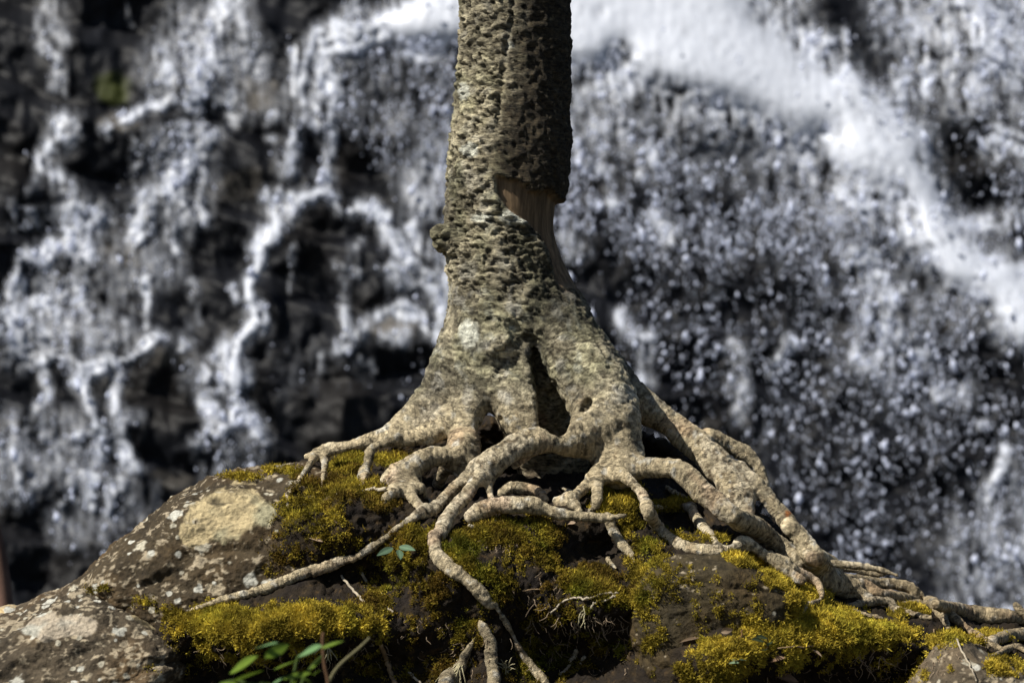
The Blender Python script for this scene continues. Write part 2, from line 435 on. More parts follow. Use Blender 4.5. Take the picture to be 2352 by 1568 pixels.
# streams
for v, pts, w, a in [
    ('B1', [(230, 20), (230, 150), (210, 270), (295, 300), (300, 470)], 26, .33), ('B1', [(240, 60), (300, 230)], 50, .22),
    ('B1', [(680, 20), (680, 130)], 14, .22),
    ('B1', [(340, 610), (290, 740), (230, 840), (300, 940), (370, 1050), (410, 1180), (370, 1283)], 58, .72),
    ('B1', [(380, 1100), (420, 1200), (380, 1350)], 85, .7), ('B1', [(220, 850), (205, 980)], 30, .5), ('B1', [(90, 1040), (95, 1220)], 28, .35), ('B1', [(200, 1080), (180, 1200)], 24, .3),
    ('B1', [(1190, -60), (1170, 0), (1120, 100), (1090, 200), (1070, 350), (1050, 490)], 65, .75), ('B1', [(850, 260), (870, 450)], 62, .55), ('B1', [(920, 200), (1080, 190)], 40, .6),
    ('B1', [(1250, 20), (1240, 150)], 45, .5), ('B1', [(1110, 490), (900, 545), (700, 610), (560, 690)], 34, .75), ('B1', [(1050, 500), (980, 570)], 60, .6),
    ('B1', [(1180, 520), (1250, 560), (1200, 600)], 45, .5),
    ('B1', [(1110, 680), (1060, 780), (960, 870), (880, 960), (800, 1000), (730, 1150), (680, 1283)], 42, .75), ('B1', [(900, 960), (895, 1200), (930, 1320)], 36, .65), ('B1', [(1000, 880), (980, 1150)], 55, .45), ('B1', [(1080, 680), (900, 720)], 35, .45),
    ('B1', [(730, 760), (730, 880)], 20, .4),
    ('B1', [(1660, 150), (1560, 330), (1540, 480), (1530, 600), (1485, 720), (1490, 900)], 48, .8), ('B1', [(1720, 270), (1700, 500), (1690, 620)], 58, .8), ('B1', [(1530, 600), (1640, 670), (1700, 700)], 46, .65),
    ('B1', [(1690, 700), (1690, 900)], 18, .4), ('B1', [(1680, 900), (1710, 1010)], 48, .7), ('B1', [(1390, 600), (1540, 600)], 30, .4), ('B1', [(1400, 720), (1420, 700)], 30, .4),
    ('B1', [(1720, 1020), (1600, 1040), (1500, 1130), (1400, 1200), (1330, 1290)], 42, 1.0), ('B1', [(1390, 1000), (1500, 1010), (1600, 1030)], 40, .65), ('B1', [(1420, 1080), (1480, 1100)], 50, .6),
    ('B1', [(1710, 1010), (1830, 1090), (1960, 1120), (2050, 1220), (2110, 1290)], 40, .85),
    ('B2', [(2080, 30), (2150, 150), (2270, 270), (2340, 420), (2350, 600)], 62, .75),
    ('B1', [(2500, -40), (2100, 70), (1900, 140), (1700, 180)], 52, 1.0), ('B1', [(2300, 190), (2100, 210), (1950, 220), (1720, 280)], 48, .95), ('B1', [(2130, 280), (2250, 300)], 35, .7),
    ('B1', [(1900, 20), (1780, 90)], 35, .5),
    ('B2', [(400, 0), (330, 120), (200, 190)], 55, .75), ('B2', [(190, 205), (130, 190), (90, 270), (85, 400)], 26, .75), ('B2', [(380, 390), (200, 450), (50, 500), (-40, 560)], 46, .75),
    ('B2', [(250, 620), (150, 560), (60, 640)], 36, .55), ('B2', [(680, 500), (560, 480), (430, 520)], 24, .5),
    ('B2', [(840, 590), (720, 680), (600, 725)], 34, .95), ('B2', [(555, 710), (450, 735), (330, 690), (190, 690)], 33, .9), ('B2', [(450, 740), (440, 850), (500, 950), (510, 1080), (420, 1085)], 38, .7),
    ('B2', [(640, 740), (635, 900), (640, 1100), (700, 1290)], 36, .6), ('B2', [(700, 980), (640, 1080)], 36, .5), ('B2', [(550, 1080), (540, 1240)], 24, .8), ('B2', [(230, 740), (220, 880), (160, 950)], 30, .4),
    ('B2', [(340, 1350), (345, 1480)], 26, .6), ('B2', [(440, 1350), (450, 1490)], 26, .6), ('B2', [(560, 1390), (555, 1500)], 45, .85), ('B2', [(420, 1320), (500, 1335)], 40, .75), ('B2', [(650, 1320), (580, 1400)], 45, .6), ('B2', [(120, 1150), (100, 1280), (140, 1430)], 45, .5),
    ('B2', [(1430, 10), (1350, 100), (1330, 200), (1310, 350), (1290, 500), (1250, 600), (1220, 750), (1220, 900), (1190, 1000), (1110, 1085)], 40, 1.0),
    ('B2', [(1235, 620), (1190, 720), (1190, 800), (1290, 760)], 48, .8), ('B2', [(1215, 300), (1250, 370)], 26, .6), ('B2', [(1350, 420), (1330, 600)], 30, .5), ('B2', [(1110, 870), (1105, 1080), (1060, 1190)], 36, .55), ('B2', [(1220, 900), (1330, 1030), (1365, 1130)], 42, .75), ('B2', [(1150, 980), (1320, 1010)], 48, .75),
    ('B2', [(782, 290), (765, 500), (768, 560)], 20, .55), ('B2', [(1530, 80), (1545, 340)], 20, .3), ('B2', [(1760, 240), (1900, 240)], 35, .4), ('B2', [(1790, 250), (1790, 380)], 30, .4), ('B2', [(1790, 430), (1795, 610)], 20, .5), ('B2', [(1770, 620), (1820, 620)], 40, .8), ('B2', [(1850, 60), (1860, 180)], 26, .4), ('B2', [(1690, 650), (1700, 760)], 30, .3), ('B2', [(1860, 700), (1950, 780)], 30, .35),
    ('B2', [(2090, 420), (2200, 530), (2330, 640)], 42, .75), ('B2', [(2060, 420), (1900, 500), (1840, 580)], 36, .45), ('B2', [(2000, 600), (2150, 580)], 34, .4),
    ('B2', [(930, 620), (960, 640)], 50, .45), ('B2', [(1050, 760), (1110, 800)], 35, .5), ('B2', [(2050, 200), (2130, 320)], 50, .4), ('B2', [(1030, 300), (1010, 540)], 30, .25),
    ('B3', [(1400, 400), (1680, 650), (1840, 900), (1940, 1150), (2130, 1350), (2330, 1440), (2500, 1600)], 105, 1.1),
    ('B3', [(2080, -40), (2200, 200), (2400, 360)], 120, .9), ('B3', [(1990, 150), (2030, 230)], 60, .7), ('B3', [(1940, 330), (1850, 420), (1720, 440)], 75, .7), ('B3', [(2400, 760), (2200, 690)], 70, .75), ('B3', [(2400, 1080), (2150, 1110), (2000, 1150)], 45, .6), ('B3', [(1150, 60), (1250, 200), (1380, 230)], 70, .6), ('B3', [(1450, 150), (1490, 290)], 22, .4),
    ('B3', [(1430, 950), (1580, 1020), (1700, 980)], 34, .9), ('B3', [(1500, 1290), (1650, 1300)], 48, .6), ('B3', [(480, 1100), (560, 1200)], 50, .5), ('B3', [(480, 720), (530, 800)], 40, .7), ('B3', [(150, 800), (300, 880)], 50, .6), ('B3', [(280, 980), (320, 1040)], 35, .5), ('B3', [(430, 860), (460, 900)], 35, .7), ('B3', [(60, 1150), (150, 1280)], 40, .5),
    ('B4', [(1450, 50), (1500, 200), (1440, 400), (1480, 480)], 90, .55), ('B4', [(1800, -40), (1950, 80), (2150, 330)], 90, 1.05), ('B4', [(290, 200), (400, 380), (410, 520)], 36, .5), ('B4', [(380, 340), (440, 350)], 40, .7), ('B4', [(2065, 840), (1990, 940), (1920, 1050)], 28, .9), ('B4', [(1970, 670), (1920, 710)], 22, .85), ('B4', [(1080, 320), (990, 490)], 34, .6), ('B4', [(1620, 410), (1700, 400)], 28, .6), ('B4', [(840, 350), (830, 700)], 36, .35), ('B4', [(2000, 1300), (2150, 1250)], 60, .5), ('B4', [(1850, 560), (1700, 600)], 50, .5),
]:
    stream(v, pts, w, a)

GX, GZ = GX0, GZ0
px3 = lambda sx, sy, sd: np.stack([GX.ravel() / sx, GZ.ravel() / sy, 0 * GX.ravel() + sd], -1)
n1 = fbm(px3(26, 60, 1.5), 4, 21).reshape(GX.shape)
n2 = fbm(px3(13, 18, 7.5), 3, 33).reshape(GX.shape)
n3 = fbm(px3(110, 190, 2.5), 3, 37).reshape(GX.shape)
n4 = fbm(px3(8, 70, 4.5), 3, 39).reshape(GX.shape)
veil = np.clip(veil, 0, 1.1)
solid = sstep(.72, .95, veil)
veilA = np.clip(veil * (1 + (1 - solid) * (2.0 * n1 + 1.0 * n2 + 1.4 * n4) + solid * .4 * (n1 + n4)) + .0, 0, 1)
veilA = np.clip(veilA * 1.02 - .02, 0, .97)

CX = (GX - 1176) * KC; CZ = (784 - GZ) * KC
# cliff relief: slanting strata ledges, blocks
q = np.stack([CX.ravel(), 0 * CX.ravel(), CZ.ravel()], -1)
warp = fbm(q * .7, 3, 3)
strata = (q[:, 2] + .22 * q[:, 0] + .35 * warp) * 2.3
st = strata - np.floor(strata)
ledge = np.where(st < .78, st / .78, (1 - st) / .22)
relief = .32 * ledge + .45 * ridged(q * np.array([.9, 1, .7]), 4, 9) + .10 * fbm(q * 5, 4, 11) + .05 * fbm(q * np.array([14, 1, 9]), 3, 19)
CYY = YC + .2 - relief * .55 + .45 * q[:, 2]
Vc = fw(GX.ravel(), GZ.ravel(), CYY)
Fc = grid_faces(len(gx), len(gz))
base = np.array([.005, .0057, .0080])[None] * (1 + .8 * fbm(q * 3, 4, 41)[:, None])
brown = sstep(.05, .5, fbm(q * 1.3 + 5, 3, 55))[:, None]
base = base * (1 - .6 * brown) + np.array([.012, .0105, .009]) * .6 * brown
def blobmask(view, cx, cy, rx, ry, sd):
    (fx, fy), = [p[:2] for p in toF(view, [(cx, cy)])]
    s = VIEWS[view][2] * 1.063
    d = np.hypot((GX.ravel() - fx) / (rx / s), (GZ.ravel() - fy) / (ry / s)) + .9 * fbm(q * 4 + sd, 3, 61)
    return sstep(1.05, .55, d)[:, None]
gm = blobmask('B1', 600, 470, 130, 100, 1)
base = base * (1 - gm) + np.array([.030, .036, .008]) * gm
for a in (('B1', 1300, 500, 190, 110, 2, .16), ('B2', 2020, 520, 190, 90, 3, .16), ('B1', 1270, 980, 180, 90, 4, .07), ('B2', 620, 130, 150, 130, 5, .09), ('B2', 900, 680, 130, 60, 6, .10), ('B1', 640, 640, 120, 40, 9, .14), ('B2', 200, 1050, 250, 70, 7, .09), ('B2', 900, 1330, 130, 60, 8, .07)):
    tm = blobmask(*a[:6])
    base = base * (1 - tm) + np.array([1, .93, .84]) * a[6] * .6 * tm
link('cliff', mesh_data('cliff', Vc, Fc, M_cliff, cols=base), kind='structure', label='dark soaked rock cliff behind the falling water')

# falling water sheet just off the rock (only where there is water)
off = .06 + .05 * veil.ravel() + .05 * (n2 * (1 - .8 * solid)).ravel()
sb = blur(solid, 4).ravel()
SHEET = (1 - sb) * np.minimum(blur(CYY.reshape(GX.shape), 5).ravel() - .10, CYY) + sb * (.45 * (YC - .40 + .45 * q[:, 2]) + .55 * (np.minimum(blur(CYY.reshape(GX.shape), 9).ravel() - .12, CYY)))
Vs = fw(GX.ravel(), GZ.ravel(), SHEET - off)
va = veilA.ravel()
keep = (va[Fc] > .02).any(1)
use = np.unique(Fc[keep]); rem = np.full(len(Vs), -1); rem[use] = np.arange(len(use))
wf_root = link('waterfall', mesh_data('waterfall', Vs[use], rem[Fc[keep]], M_veil, floats={'veil': va[use]}), kind='structure', label='white water falling in cascades over the dark cliff')

# flying drops and foam: elongated lumps scattered where the water is broken
pr = (np.clip(drop, 0, 1) ** 1.8 * (1 - .95 * solid) * np.where(GX < 1000, .75, 1)).ravel() * np.clip(1 + 2.0 * n1.ravel() + 1.4 * n2.ravel() + 1.9 * n3.ravel() + 1.0 * n4.ravel(), .02, 3)
inn = (GX.ravel() > -150) & (GX.ravel() < 2500) & (GZ.ravel() > -120) & (GZ.ravel() < 1620)
pr = pr * inn
NM, NBD = 24000, 5000
ND = NM + NBD
ii = rng.choice(len(pr), ND, p=pr / pr.sum())
C = Vs[ii] + np.stack([rng.uniform(-.011, .011, ND), -rng.gamma(1.6, .07, ND), rng.uniform(-.011, .011, ND)], -1)
r = np.concatenate([.0024 * np.exp(rng.normal(0, .4, NM)), .0066 * np.exp(rng.normal(0, .5, NBD))])
r = np.minimum(r, .024)
el = np.where(np.arange(ND) < NM, rng.uniform(1.5, 4.5, ND), rng.uniform(1, 2.4, ND))
tilt = rng.normal(0, .22, ND)
O = np.array([(1, 0, 0), (0, 1, 0), (-1, 0, 0), (0, -1, 0), (0, 0, 1), (0, 0, -1)], float)
Fo = np.array([(0, 1, 4), (1, 2, 4), (2, 3, 4), (3, 0, 4), (1, 0, 5), (2, 1, 5), (3, 2, 5), (0, 3, 5)])
L = O[None] * np.stack([r, r, r * el], -1)[:, None]
Lx = L[..., 0] * np.cos(tilt)[:, None] + L[..., 2] * np.sin(tilt)[:, None]
Lz = -L[..., 0] * np.sin(tilt)[:, None] + L[..., 2] * np.cos(tilt)[:, None]
Vd = (np.stack([Lx, L[..., 1], Lz], -1) + C[:, None]).reshape(-1, 3)
Fd = (Fo[None] + 6 * np.arange(ND)[:, None, None]).reshape(-1, 3)
link('water_spray', mesh_data('water_spray', Vd, Fd, M_drop), kind='stuff', label='white drops and foam thrown off the waterfall', cat='water spray')

# pool below the fall and the ground the mound stands on (both below the frame)
def sheet(name, x0, x1, y0, y1, z, mat, n, amp, col, label, sd):
    X, Y = np.meshgrid(np.linspace(x0, x1, n), np.linspace(y0, y1, n), indexing='ij')
    p = np.stack([X.ravel(), Y.ravel(), np.full(X.size, z)], -1)
    p[:, 2] += amp * fbm(p * .8, 4, sd)
    link(name, mesh_data(name, p, grid_faces(n, n), mat, cols=np.tile(col, (len(p), 1))), kind='structure', label=label)
sheet('plunge_pool', -40, 40, .9, 12, -3.2, M_pool, 40, .05, (.02, .02, .02), 'dark pool below the waterfall', 71)
sheet('ground', -60, 60, -80, 1.6, -2.0, M_soil, 160, .15, (.035, .028, .018), 'dark forest floor around the mound', 72)

# ---------------------------------------------------------------- boulders (closed solids) and the earth mound
def lichen(P, sd, base, amt=.5, big=()):
    """rock base colour: brown rock with pale crustose lichen spots of several sizes"""
    n = len(P)
    c = np.array(base)[None] * (1 + .7 * fbm(P * 9, 4, sd)[:, None] + .5 * fbm(P * 40, 3, sd + 1)[:, None])
    warm = sstep(-.1, .5, fbm(P * 5 + 3, 3, sd + 2))[:, None]
    c = c * (1 + warm * np.array([.35, .15, -.1]))
    pale = sstep(.14, .34, .65 * fbm(P * np.array([22, 22, 34]), 4, sd + 3) + .75 * fbm(P * np.array([60, 60, 90]), 3, sd + 13) + amt * .25 * fbm(P * 4, 2, sd + 4) + (amt - .5) * .35)[:, None]
    c = c * (1 - .75 * pale) + np.array([.33, .275, .19]) * .75 * pale
    k = int(260 * amt * 2) if amt > .05 else 8
    w_ = np.ones(n)
    for i in rng.choice(n, k):
        s = rng.choice([.006, .009, .013, .02], p=[.45, .3, .17, .08])
        s = s * .85
        near = np.where((np.abs(P - P[i]) < s * 1.6).all(1))[0]
        d = np.linalg.norm(P[near] - P[i], axis=1) / s + .5 * perlin(P[near] * 90, sd + 5)
        m = sstep(1.1, .75, d)[:, None]
        cc = np.array([(.38, .35, .27), (.30, .25, .17), (.44, .43, .37)][rng.integers(3)]) * rng.uniform(.7, 1)
        c[near] = c[near] * (1 - m) + cc * m
    for (fx, fy, rx, ry, rot, cc) in big:
        px, py = wf(P)
        dx = px - fx; dy = py - fy
        u = dx * math.cos(rot) + dy * math.sin(rot); v = -dx * math.sin(rot) + dy * math.cos(rot)
        d = np.hypot(u / rx, v / ry) + .85 * fbm(P * 13, 5, sd + 6)
        m = sstep(1.06, .86, d)[:, None]
        tone = (1 + .55 * fbm(P * 30, 4, sd + 8) - .75 * sstep(.15, .45, fbm(P * 12, 3, sd + 10)))[:, None]
        green = sstep(.0, .35, fbm(P * 10, 3, sd + 9))[:, None] * .5
        c = c * (1 - m) + np.array(cc) * tone * (1 - green * np.array([.35, .12, -.1])) * m
    return np.clip(c, .006, .75)

SURF = []            # (V, F) of everything roots and moss lie on
def boulder(outline, y0, kx, kz, th, pw, nu, nv, sd, amp=1.0, step=None):
    """closed rock: star-shaped outline in F pixels at depth y0, face tilted by kx, kz, thickness th"""
    P = fw(np.array([p[0] for p in outline], float), np.array([p[1] for p in outline], float), y0)[:, [0, 2]]
    c = P.mean(0)
    d = P - c
    ang = np.arctan2(d[:, 1], d[:, 0]); o = np.argsort(ang); ang = ang[o]; rad = np.hypot(*d.T)[o]
    ang = np.concatenate([ang - 2 * np.pi, ang, ang + 2 * np.pi]); rad = np.tile(rad, 3)
    n = int(math.sqrt(nu * nv) * 1.1)
    g = np.sin(np.linspace(-1, 1, n) * np.pi / 2 * .55) / math.sin(np.pi / 2 * .55)
    U, W = np.meshgrid(g, g, indexing='ij')
    dx = U * np.sqrt(1 - W * W / 2); dz = W * np.sqrt(1 - U * U / 2)
    rr = np.clip(np.hypot(dx, dz), 0, 1).ravel(); tt = np.arctan2(dz, dx).ravel()
    tx = np.linspace(-np.pi, np.pi, 720, endpoint=False)
    Rr = np.hypot(np.interp(tx, ang, rad * np.cos(ang)), np.interp(tx, ang, rad * np.sin(ang)))
    Rr = np.convolve(np.pad(Rr, 6, mode='wrap'), np.ones(13) / 13, 'valid')
    R = np.interp(tt, np.concatenate([tx, [np.pi]]), np.concatenate([Rr, Rr[:1]]))
    ex = 2 / pw
    dep = th * np.clip(1 - rr ** ex, 0, 1) ** .5
    X = c[0] + R * rr * np.cos(tt); Z = c[1] + R * rr * np.sin(tt)
    T = y0 + kx * (X - c[0]) + kz * (Z - c[1])
    edge = np.zeros((n, n), bool); edge[0] = edge[-1] = True; edge[:, 0] = edge[:, -1] = True
    edge = edge.ravel()
    Vf = np.stack([X, T - dep, Z], -1); Vb = np.stack([X, T + dep, Z], -1)
    mp = np.where(edge, np.arange(n * n), n * n + np.cumsum(~edge) - 1)
    V = np.vstack([Vf, Vb[~edge]])
    Ff = grid_faces(n, n)
    F = np.vstack([Ff, mp[Ff][:, ::-1]])
    if vnormals(V, F)[:n * n][~edge, 1].mean() > 0:
        F = F[:, ::-1]
    N = vnormals(V, F)
    D = .030 * fbm(V * 4, 3, sd) + .020 * ridged(V * np.array([7, 7, 12]), 4, sd + 1) + .007 * fbm(V * 30, 4, sd + 2) + .003 * fbm(V * np.array([60, 60, 110]), 3, sd + 3)
    D = D - np.abs(.012 * np.clip(.12 - np.abs(fbm(V * np.array([3, 3, 6]), 3, sd + 7)), 0, 1) / .12)
    V = V + N * (D * amp)[:, None]
    return V, F

B_upper = boulder([(700, 1072), (620, 1082), (560, 1089), (490, 1110), (420, 1140), (360, 1185), (300, 1232), (250, 1278), (205, 1322), (190, 1350), (250, 1400), (330, 1440), (420, 1470), (520, 1450), (620, 1420), (720, 1370), (790, 1280), (800, 1180), (770, 1100)], -.22, -.12, .55, .20, .42, 420, 170, 101, .8)
B_lower = boulder([(-120, 1470), (-60, 1440), (0, 1425), (60, 1398), (130, 1370), (195, 1340), (260, 1362), (330, 1392), (400, 1425), (450, 1470), (440, 1530), (380, 1600), (250, 1680), (100, 1720), (-120, 1700)], -.36, -.05, .7, .20, .42, 380, 150, 131, .8)
B_small = boulder([(-60, 1430), (-20, 1405), (20, 1396), (48, 1402), (52, 1425), (30, 1445), (0, 1465), (-50, 1480)], -.30, 0, .4, .06, .5, 110, 50, 151, .35)
B_right = boulder([(1462, 1330), (1500, 1298), (1560, 1280), (1625, 1288), (1680, 1284), (1740, 1308), (1790, 1338), (1832, 1368), (1815, 1420), (1760, 1480), (1690, 1560), (1600, 1640), (1520, 1640), (1480, 1560), (1455, 1460), (1450, 1390)], -.50, .06, .12, .13, .30, 340, 140, 171, .55)
B_corner = boulder([(2090, 1650), (2140, 1540), (2185, 1492), (2250, 1500), (2310, 1530), (2370, 1572), (2440, 1650), (2300, 1720)], -.62, 0, .45, .14, .4, 200, 90, 191, .7)

ridge_x = [-400, 0, 50, 200, 300, 420, 560, 690, 800, 900, 1000, 1100, 1350, 1450, 1540, 1620, 1700, 1800, 1900, 2000, 2100, 2200, 2352, 2700]
ridge_y = [1560, 1480, 1470, 1420, 1330, 1240, 1150, 1082, 1055, 1030, 1000, 972, 968, 985, 1030, 1090, 1165, 1225, 1318, 1352, 1385, 1412, 1438, 1500]
bumps = [(620, 1455, 230, 42, -.15), (680, 1545, 260, 55, .12), (760, 1190, 130, 60, -.05), (880, 1150, 60, 30, -.04), (1120, 1290, 150, 60, -.09), (1000, 1330, 70, 60, -.04),
         (1370, 1395, 95, 40, -.12), (1330, 1500, 110, 70, .16), (1365, 1275, 50, 40, .10), (1560, 1185, 65, 34, .20), (1245, 1085, 100, 40, .16), (1010, 1140, 50, 30, .12),
         (1430, 1140, 60, 40, -.06), (1880, 1490, 210, 50, -.16), (2080, 1570, 210, 45, .12), (1650, 1540, 110, 50, -.10), (920, 1470, 110, 70, .06), (850, 1330, 90, 40, .09), (1500, 1060, 50, 40, .12), (2000, 1430, 160, 30, -.05), (1120, 1460, 120, 90, -.02)]
mxs = np.arange(-420, 2760, 5.0)
nb, nf = 40, 190
rows = []
for j in range(nf):
    rows.append((j / (nf - 1)) ** 1.5)
tf = np.array(rows)
RY = np.interp(mxs, ridge_x, ridge_y)
RY = np.convolve(np.pad(RY, 8, mode='edge'), np.ones(17) / 17, 'valid')
PX = np.repeat(mxs[:, None], nf, 1)
PY = RY[:, None] + tf[None] * (1800 - RY[:, None])
sdist = (PY - RY[:, None]) * 1.063e-3
shift = np.interp(mxs, [800, 950, 1060, 1400, 1540, 1640], [0, .05, .125, .125, .08, 0])[:, None]
Yf = np.interp(np.maximum(sdist - shift, sdist * .02), [0, .012, .03, .07, .11, .25, .5, .8], [.14, .05, -.06, -.27, -.36, -.45, -.60, -.75])
side = np.interp(mxs, [-400, 300, 700, 1800, 2100, 2700], [.15, .10, .0, .0, .05, .1])[:, None]
Yf = Yf + side * 0
for (cx, cy, sx, sy, a) in bumps:
    Yf = Yf + a * np.exp(-.5 * (((PX - cx) / sx) ** 2 + ((PY - cy) / sy) ** 2))
front = fw(PX.ravel(), PY.ravel(), Yf.ravel()).reshape(len(mxs), nf, 3)
top = front[:, 0]
tb = np.linspace(1, 0, nb, endpoint=False)
back = np.stack([np.repeat(top[:, :1], nb, 1), top[:, 1:2] + .9 * np.sin(tb[None] * np.pi / 2), top[:, 2:3] - 1.9 * (1 - np.cos(tb[None] * np.pi / 2))], -1)
Vm = np.concatenate([back, front], 1)
nvm = nb + nf
Fm = grid_faces(len(mxs), nvm)
Vm = Vm.reshape(-1, 3)
Nm = vnormals(Vm, Fm)
if Nm[:, 1].mean() > 0 and Nm[:, 2].mean() < 0:
    Fm = Fm[:, ::-1]; Nm = -Nm
lump = fbm(Vm * 11, 4, 201)
Dm = .030 * fbm(Vm * 4, 3, 200) + .026 * lump + .016 * ridged(Vm * 30, 4, 202) + .006 * fbm(Vm * 90, 2, 203)
Vm = Vm + Nm * Dm[:, None]
Nm = vnormals(Vm, Fm)

# moss map, in the picture coordinates of the place
MOSS = [('left', (530, 1440, 125, 45, 1.15), (700, 1432, 140, 40, 1.05), (810, 1440, 85, 28, .9), (460, 1480, 60, 40, .9), (600, 1480, 160, 40, .6), (700, 1490, 160, 40, .3)),
        ('slope', (720, 1190, 85, 75, .62), (655, 1260, 50, 60, .45), (790, 1125, 100, 22, .95), (770, 1250, 110, 50, .38), (870, 1150, 45, 40, .75), (915, 1052, 62, 20, .9), (800, 1070, 50, 24, .75), (935, 1225, 60, 22, 1), (870, 1245, 80, 18, .6), (700, 1120, 40, 25, .6)),
        ('middle', (920, 1310, 75, 45, .65), (900, 1390, 80, 60, .35), (990, 1250, 50, 40, .5), (1090, 1240, 60, 28, .8), (1150, 1222, 85, 24, .8), (1235, 1250, 60, 60, .62), (1060, 1285, 45, 40, .62), (1270, 1330, 55, 60, .4), (1010, 1400, 160, 150, .34), (1100, 1370, 140, 70, .4), (880, 1480, 120, 90, .3), (1250, 1500, 160, 60, .25), (1350, 1340, 72, 32, 1), (1420, 1372, 60, 28, .7), (1380, 1405, 50, 18, .6), (1300, 1440, 60, 40, .25)),
        ('under', (1420, 1150, 60, 42, 1), (1540, 1162, 42, 13, 1), (1480, 1270, 50, 40, .62), (1440, 1215, 40, 40, .5), (1500, 1318, 60, 24, .6), (1130, 1040, 25, 18, .8), (1630, 1240, 40, 12, .6), (1530, 1235, 60, 20, .25)),
        ('rock', (1600, 1370, 130, 60, .22), (1500, 1460, 40, 90, .30), (1680, 1410, 80, 60, .22)),
        ('right', (1720, 1285, 60, 16, 1), (1790, 1330, 42, 25, .9), (1850, 1395, 48, 42, 1.1), (1920, 1420, 60, 25, 1), (1790, 1455, 90, 35, 1.15), (1930, 1465, 150, 38, 1.2), (1700, 1500, 90, 34, 1.1), (1640, 1545, 100, 45, 1.1), (2030, 1462, 60, 28, 1), (1830, 1520, 110, 30, .75), (1960, 1510, 100, 20, .5), (2080, 1405, 42, 12, 1), (2275, 1465, 60, 14, .9), (2170, 1470, 60, 16, .6), (2310, 1530, 50, 20, .5), (2050, 1540, 120, 40, .15)),
        ('ledge', (240, 1354, 36, 10, .9), (320, 1380, 50, 14, .7), (390, 1405, 40, 14, .6), (560, 1096, 50, 7, .5), (650, 1082, 45, 8, .7), (480, 1395, 60, 14, .7), (400, 1540, 60, 20, .3))]
def moss_mask(P, N, patch):
    px, py = wf(P)
    m = np.zeros(len(P))
    for (cx, cy, rx, ry, a) in patch[1:]:
        d = np.hypot((px - cx) / rx, (py - cy) / ry)
        m = np.maximum(m, a * sstep(1.4, .4, d))
    n = fbm(P * 14, 3, 301) * .8 + .7 * fbm(P * 48, 3, 302)
    up = np.clip(.55 + .6 * N[:, 2], .15, 1.1)
    return np.clip(m * up + (m > .02) * n * 1.15 - (m < .9) * .12, 0, 1)

mall = np.zeros(len(Vm))
for p in MOSS:
    mall = np.maximum(mall, moss_mask(Vm, Nm, p))
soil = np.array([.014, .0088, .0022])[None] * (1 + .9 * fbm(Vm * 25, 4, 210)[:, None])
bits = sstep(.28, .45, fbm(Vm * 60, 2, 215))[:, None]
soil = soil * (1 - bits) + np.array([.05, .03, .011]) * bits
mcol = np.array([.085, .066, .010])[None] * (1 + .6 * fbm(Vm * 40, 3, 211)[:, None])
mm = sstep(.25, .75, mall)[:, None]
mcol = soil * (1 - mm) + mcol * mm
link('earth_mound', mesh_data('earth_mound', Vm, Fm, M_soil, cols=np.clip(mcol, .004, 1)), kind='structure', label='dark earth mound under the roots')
SURF.append((Vm, Fm, Nm))

ochre = (.34, .275, .155)
for (nm, (V, F), cols, lab) in [
    ('boulder', B_upper, lichen(B_upper[0], 401, (.040, .029, .015), .54, [(535, 1185, 105, 56, -.25, ochre), (440, 1225, 34, 30, 0, ochre)]), 'sloping brown boulder with a large ochre lichen patch, left of the roots'),
    ('boulder', B_lower, lichen(B_lower[0], 421, (.056, .043, .027), .70, [(360, 1420, 60, 22, .1, ochre), (130, 1440, 90, 26, -.1, (.33, .28, .21))]), 'low boulder speckled with white lichen, in the bottom left corner'),
    ('boulder', B_small, lichen(B_small[0], 441, (.36, .28, .15), .3), 'small ochre stone behind the white-speckled boulder, at the left edge'),
    ('boulder', B_right, lichen(B_right[0], 461, (.036, .027, .012), .02), 'dark smooth-faced boulder below the long right roots, with little lichen'),
    ('boulder', B_corner, lichen(B_corner[0], 481, (.075, .060, .040), .35), 'brown rock in the bottom right corner under the thin root ends')]:
    N = vnormals(V, F)
    for p in MOSS:
        k = sstep(.3, .8, moss_mask(V, N, p))[:, None] * .8
        cols = cols * (1 - k) + np.array([.10, .075, .012]) * k
    link(nm, mesh_data(nm, V, F, M_rock, cols=cols), label=lab, cat='boulder', group='boulders in the mound')
    SURF.append((V, F, N))

BV, BF = merge([(V, F) for V, F, N in SURF])
bvh = BVHTree.FromPolygons(BV.tolist(), BF.tolist())
EYE = Vector((0, CAMY, 0))
def surf(fx, fy):
    d = (Vector(fw(fx, fy, 0.0).tolist()) - EYE).normalized()
    h = bvh.ray_cast(EYE, d, 30)
    return (h[0], h[1]) if h[0] is not None and h[0].y < 1.0 else (None, None)

# ---------------------------------------------------------------- the tree: trunk and roots as one smooth-blended solid, split into parts
H = 0.0046
X0, X1, Y0, Y1, Z0, Z1 = -.86, 1.36, -.86, .22, -.92, 1.02
nx, ny, nz = [int((b - a) / H) + 1 for a, b in ((X0, X1), (Y0, Y1), (Z0, Z1))]
SD = np.full((nx, ny, nz), .2, np.float32)
ID = np.full((nx, ny, nz), -1, np.int16)
TT = np.zeros((nx, ny, nz), np.float32)
ax = [X0 + H * np.arange(nx), Y0 + H * np.arange(ny), Z0 + H * np.arange(nz)]

